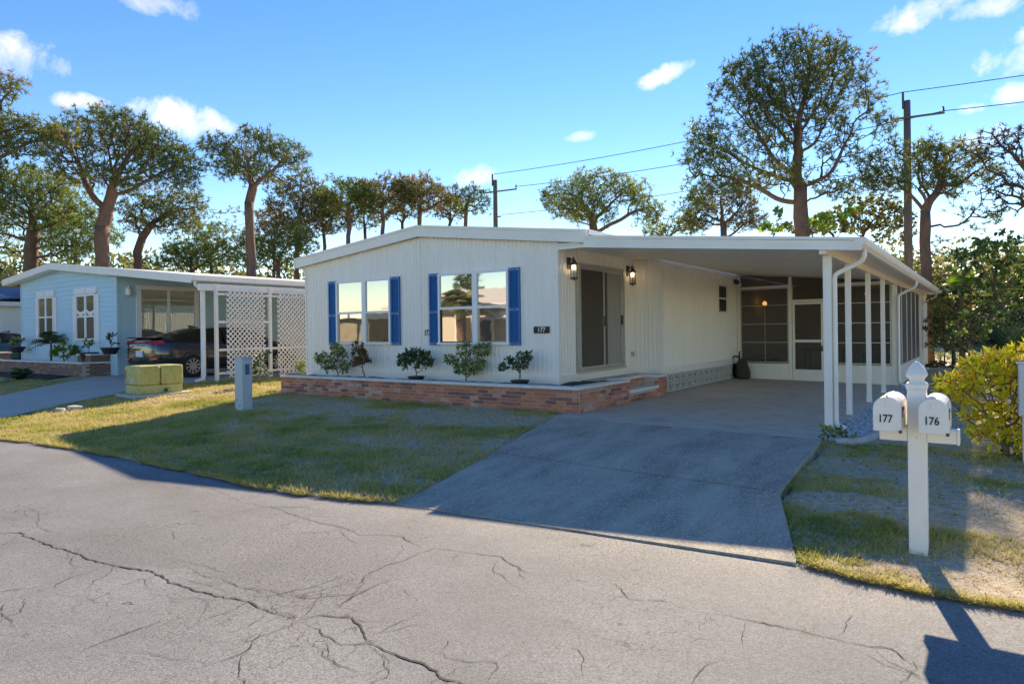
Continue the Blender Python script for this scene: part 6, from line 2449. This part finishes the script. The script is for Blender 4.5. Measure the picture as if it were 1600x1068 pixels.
def grass(name, x0, x1, y0, y1, n, seed, m, L, W, label, dens=1.0, patchy=True):
    g = np.random.default_rng(seed)
    x = g.uniform(x0, x1, n)
    y = g.uniform(y0, y1, n)
    e = edge_y(x)
    ok = (y > e - .035) & ~inpoly(x, y, ramp_poly) & ~inpoly(x, y, drive2_poly)
    ok &= ~((x > -13.45) & (x < -5.5) & (y > PY - .03))                   # planter and house
    ok &= ~((x > -1.85) & (x < -1.2) & (y > 9.42))                          # gravel
    ok &= ~((x > -31) & (x < -21.4) & (y > 8.4))                            # neighbour bed
    ok &= ~((x < -5.7) & (x > -5.9) & (y > 9.3))
    bx = (x - O.x) * u1.x + (y - O.y) * u1.y
    by = (x - O.x) * u2.x + (y - O.y) * u2.y
    ok &= ~((bx > -.15) & (bx < l1 + .15) & (by > -.15) & (by < l2 + .15))
    if patchy:
        b = bare(x, y)
        tuf = fbm(x * 5.5, y * 5.5, 2)
        ok &= g.random(n) < np.clip((1.05 - b) * (.35 + 1.4 * (tuf > .47)), 0.07, 1)
    x, y = x[ok], y[ok]
    z = ground(x, y) - .004
    k = len(x)
    C = np.stack([x, y, z], 1)
    dry = fbm(x * .9 + 40, y * .9 + 7, 3)
    fine = fbm(x * 3 + 9, y * 3, 2)
    t0 = np.clip((dry - .10) * 1.2 + (fine - .5) * .7 + g.normal(0, .16, k) + .25 * bare(x, y), 0, 1)
    d = unit_rows(np.stack([g.normal(0, .75, k), g.normal(0, .75, k), np.full(k, .75)], 1))
    ln = L * g.uniform(.5, 1.25, k) * (.6 + .8 * fbm(x * 2.2, y * 2.2, 2))
    side = unit_rows(np.cross(d, g.normal(size=(k, 3))))
    V = np.stack([C + side * W, C - side * W, C + d * ln[:, None]], 1).reshape(-1, 3)
    o = np_mesh(name, V, np.arange(k * 3).reshape(-1, 3), m, tint=np.repeat(t0, 3), kind='stuff')
    tag(o, label, 'grass')


grass('lawn_grass', -14.0, -4.6, 4.35, 9.85, 170000, 201, GRASSM, .072, .0056, 'patchy grass of the front lawn before the white house')
grass('lawn_grass', -17.2, -13.0, 4.2, 12.5, 60000, 202, GRASSM, .075, .0075, 'grass strip beside the far driveway and transformer box')
grass('lawn_grass', -24.0, -19.0, 4.2, 9.0, 24000, 203, GRASSM, .06, .008, 'grass left of the far driveway before the aqua house')
grass('lawn_grass', -1.85, 2.2, 4.75, 9.6, 110000, 204, GRASSM, .055, .0046, 'thin dry grass around the mailbox post')
grass('lawn_grass', -1.3, 3.5, 9.0, 24.0, 60000, 205, GRASSM, .06, .007, 'grass strip right of the carport going back')


def edge_fringe(x0, x1, n, seed, label):
    """runners of grass creeping over the edge of the asphalt"""
    g = np.random.default_rng(seed)
    x = g.uniform(x0, x1, n)
    keep = fbm(x * 2.3, x * 0 + 5, 3) > .42
    x = x[keep & ~((x > -4.75) & (x < -1.05)) & ~((x > -19.3) & (x < -15.2))]
    y = edge_y(x) + np.abs(g.normal(0, .05, len(x))) - .03
    k = len(x)
    C = np.stack([x, y, np.full(k, .012)], 1)
    d = unit_rows(np.stack([g.normal(0, .6, k), -np.abs(g.normal(.5, .4, k)), g.uniform(.15, .8, k)], 1))
    side = unit_rows(np.cross(d, g.normal(size=(k, 3))))
    ln = g.uniform(.03, .095, k)[:, None]
    V = np.stack([C + side * .0045, C - side * .0045, C + d * ln], 1).reshape(-1, 3)
    o = np_mesh('edge_grass', V, np.arange(k * 3).reshape(-1, 3), GRASSM, tint=np.repeat(np.clip(g.normal(.6, .2, k), 0, 1), 3), kind='stuff')
    tag(o, label, 'grass')


edge_fringe(-19, -4.7, 15000, 301, 'ragged grass fringe along the road before the front lawn')
edge_fringe(-1.1, 2.2, 5000, 302, 'ragged grass fringe along the road before the mailboxes')
g = np.random.default_rng(310)
n = 320
x = np.concatenate([g.uniform(-13, -4.5, n), g.uniform(-1.5, 1.6, n)])
y = np.concatenate([g.uniform(4.7, 9.7, n), g.uniform(5.1, 9.5, n)])
ok = ~inpoly(x, y, ramp_poly)
x, y = x[ok], y[ok]
z = np.where(y > edge_y(x), ground(x, y) + .02, .012)
C = np.stack([x, y, z], 1)
V, Fc, tn = blades(C, np.stack([g.normal(size=len(x)), g.normal(size=len(x)), np.full(len(x), .12)], 1), 1, .042, .008, g, .15, g.uniform(.5, 1, len(x)), .1, True)
o = np_mesh('fallen_leaves', V, Fc, RUSTL, tint=tn, kind='stuff')
tag(o, 'dry brown leaf litter scattered over the lawn', 'leaf litter')
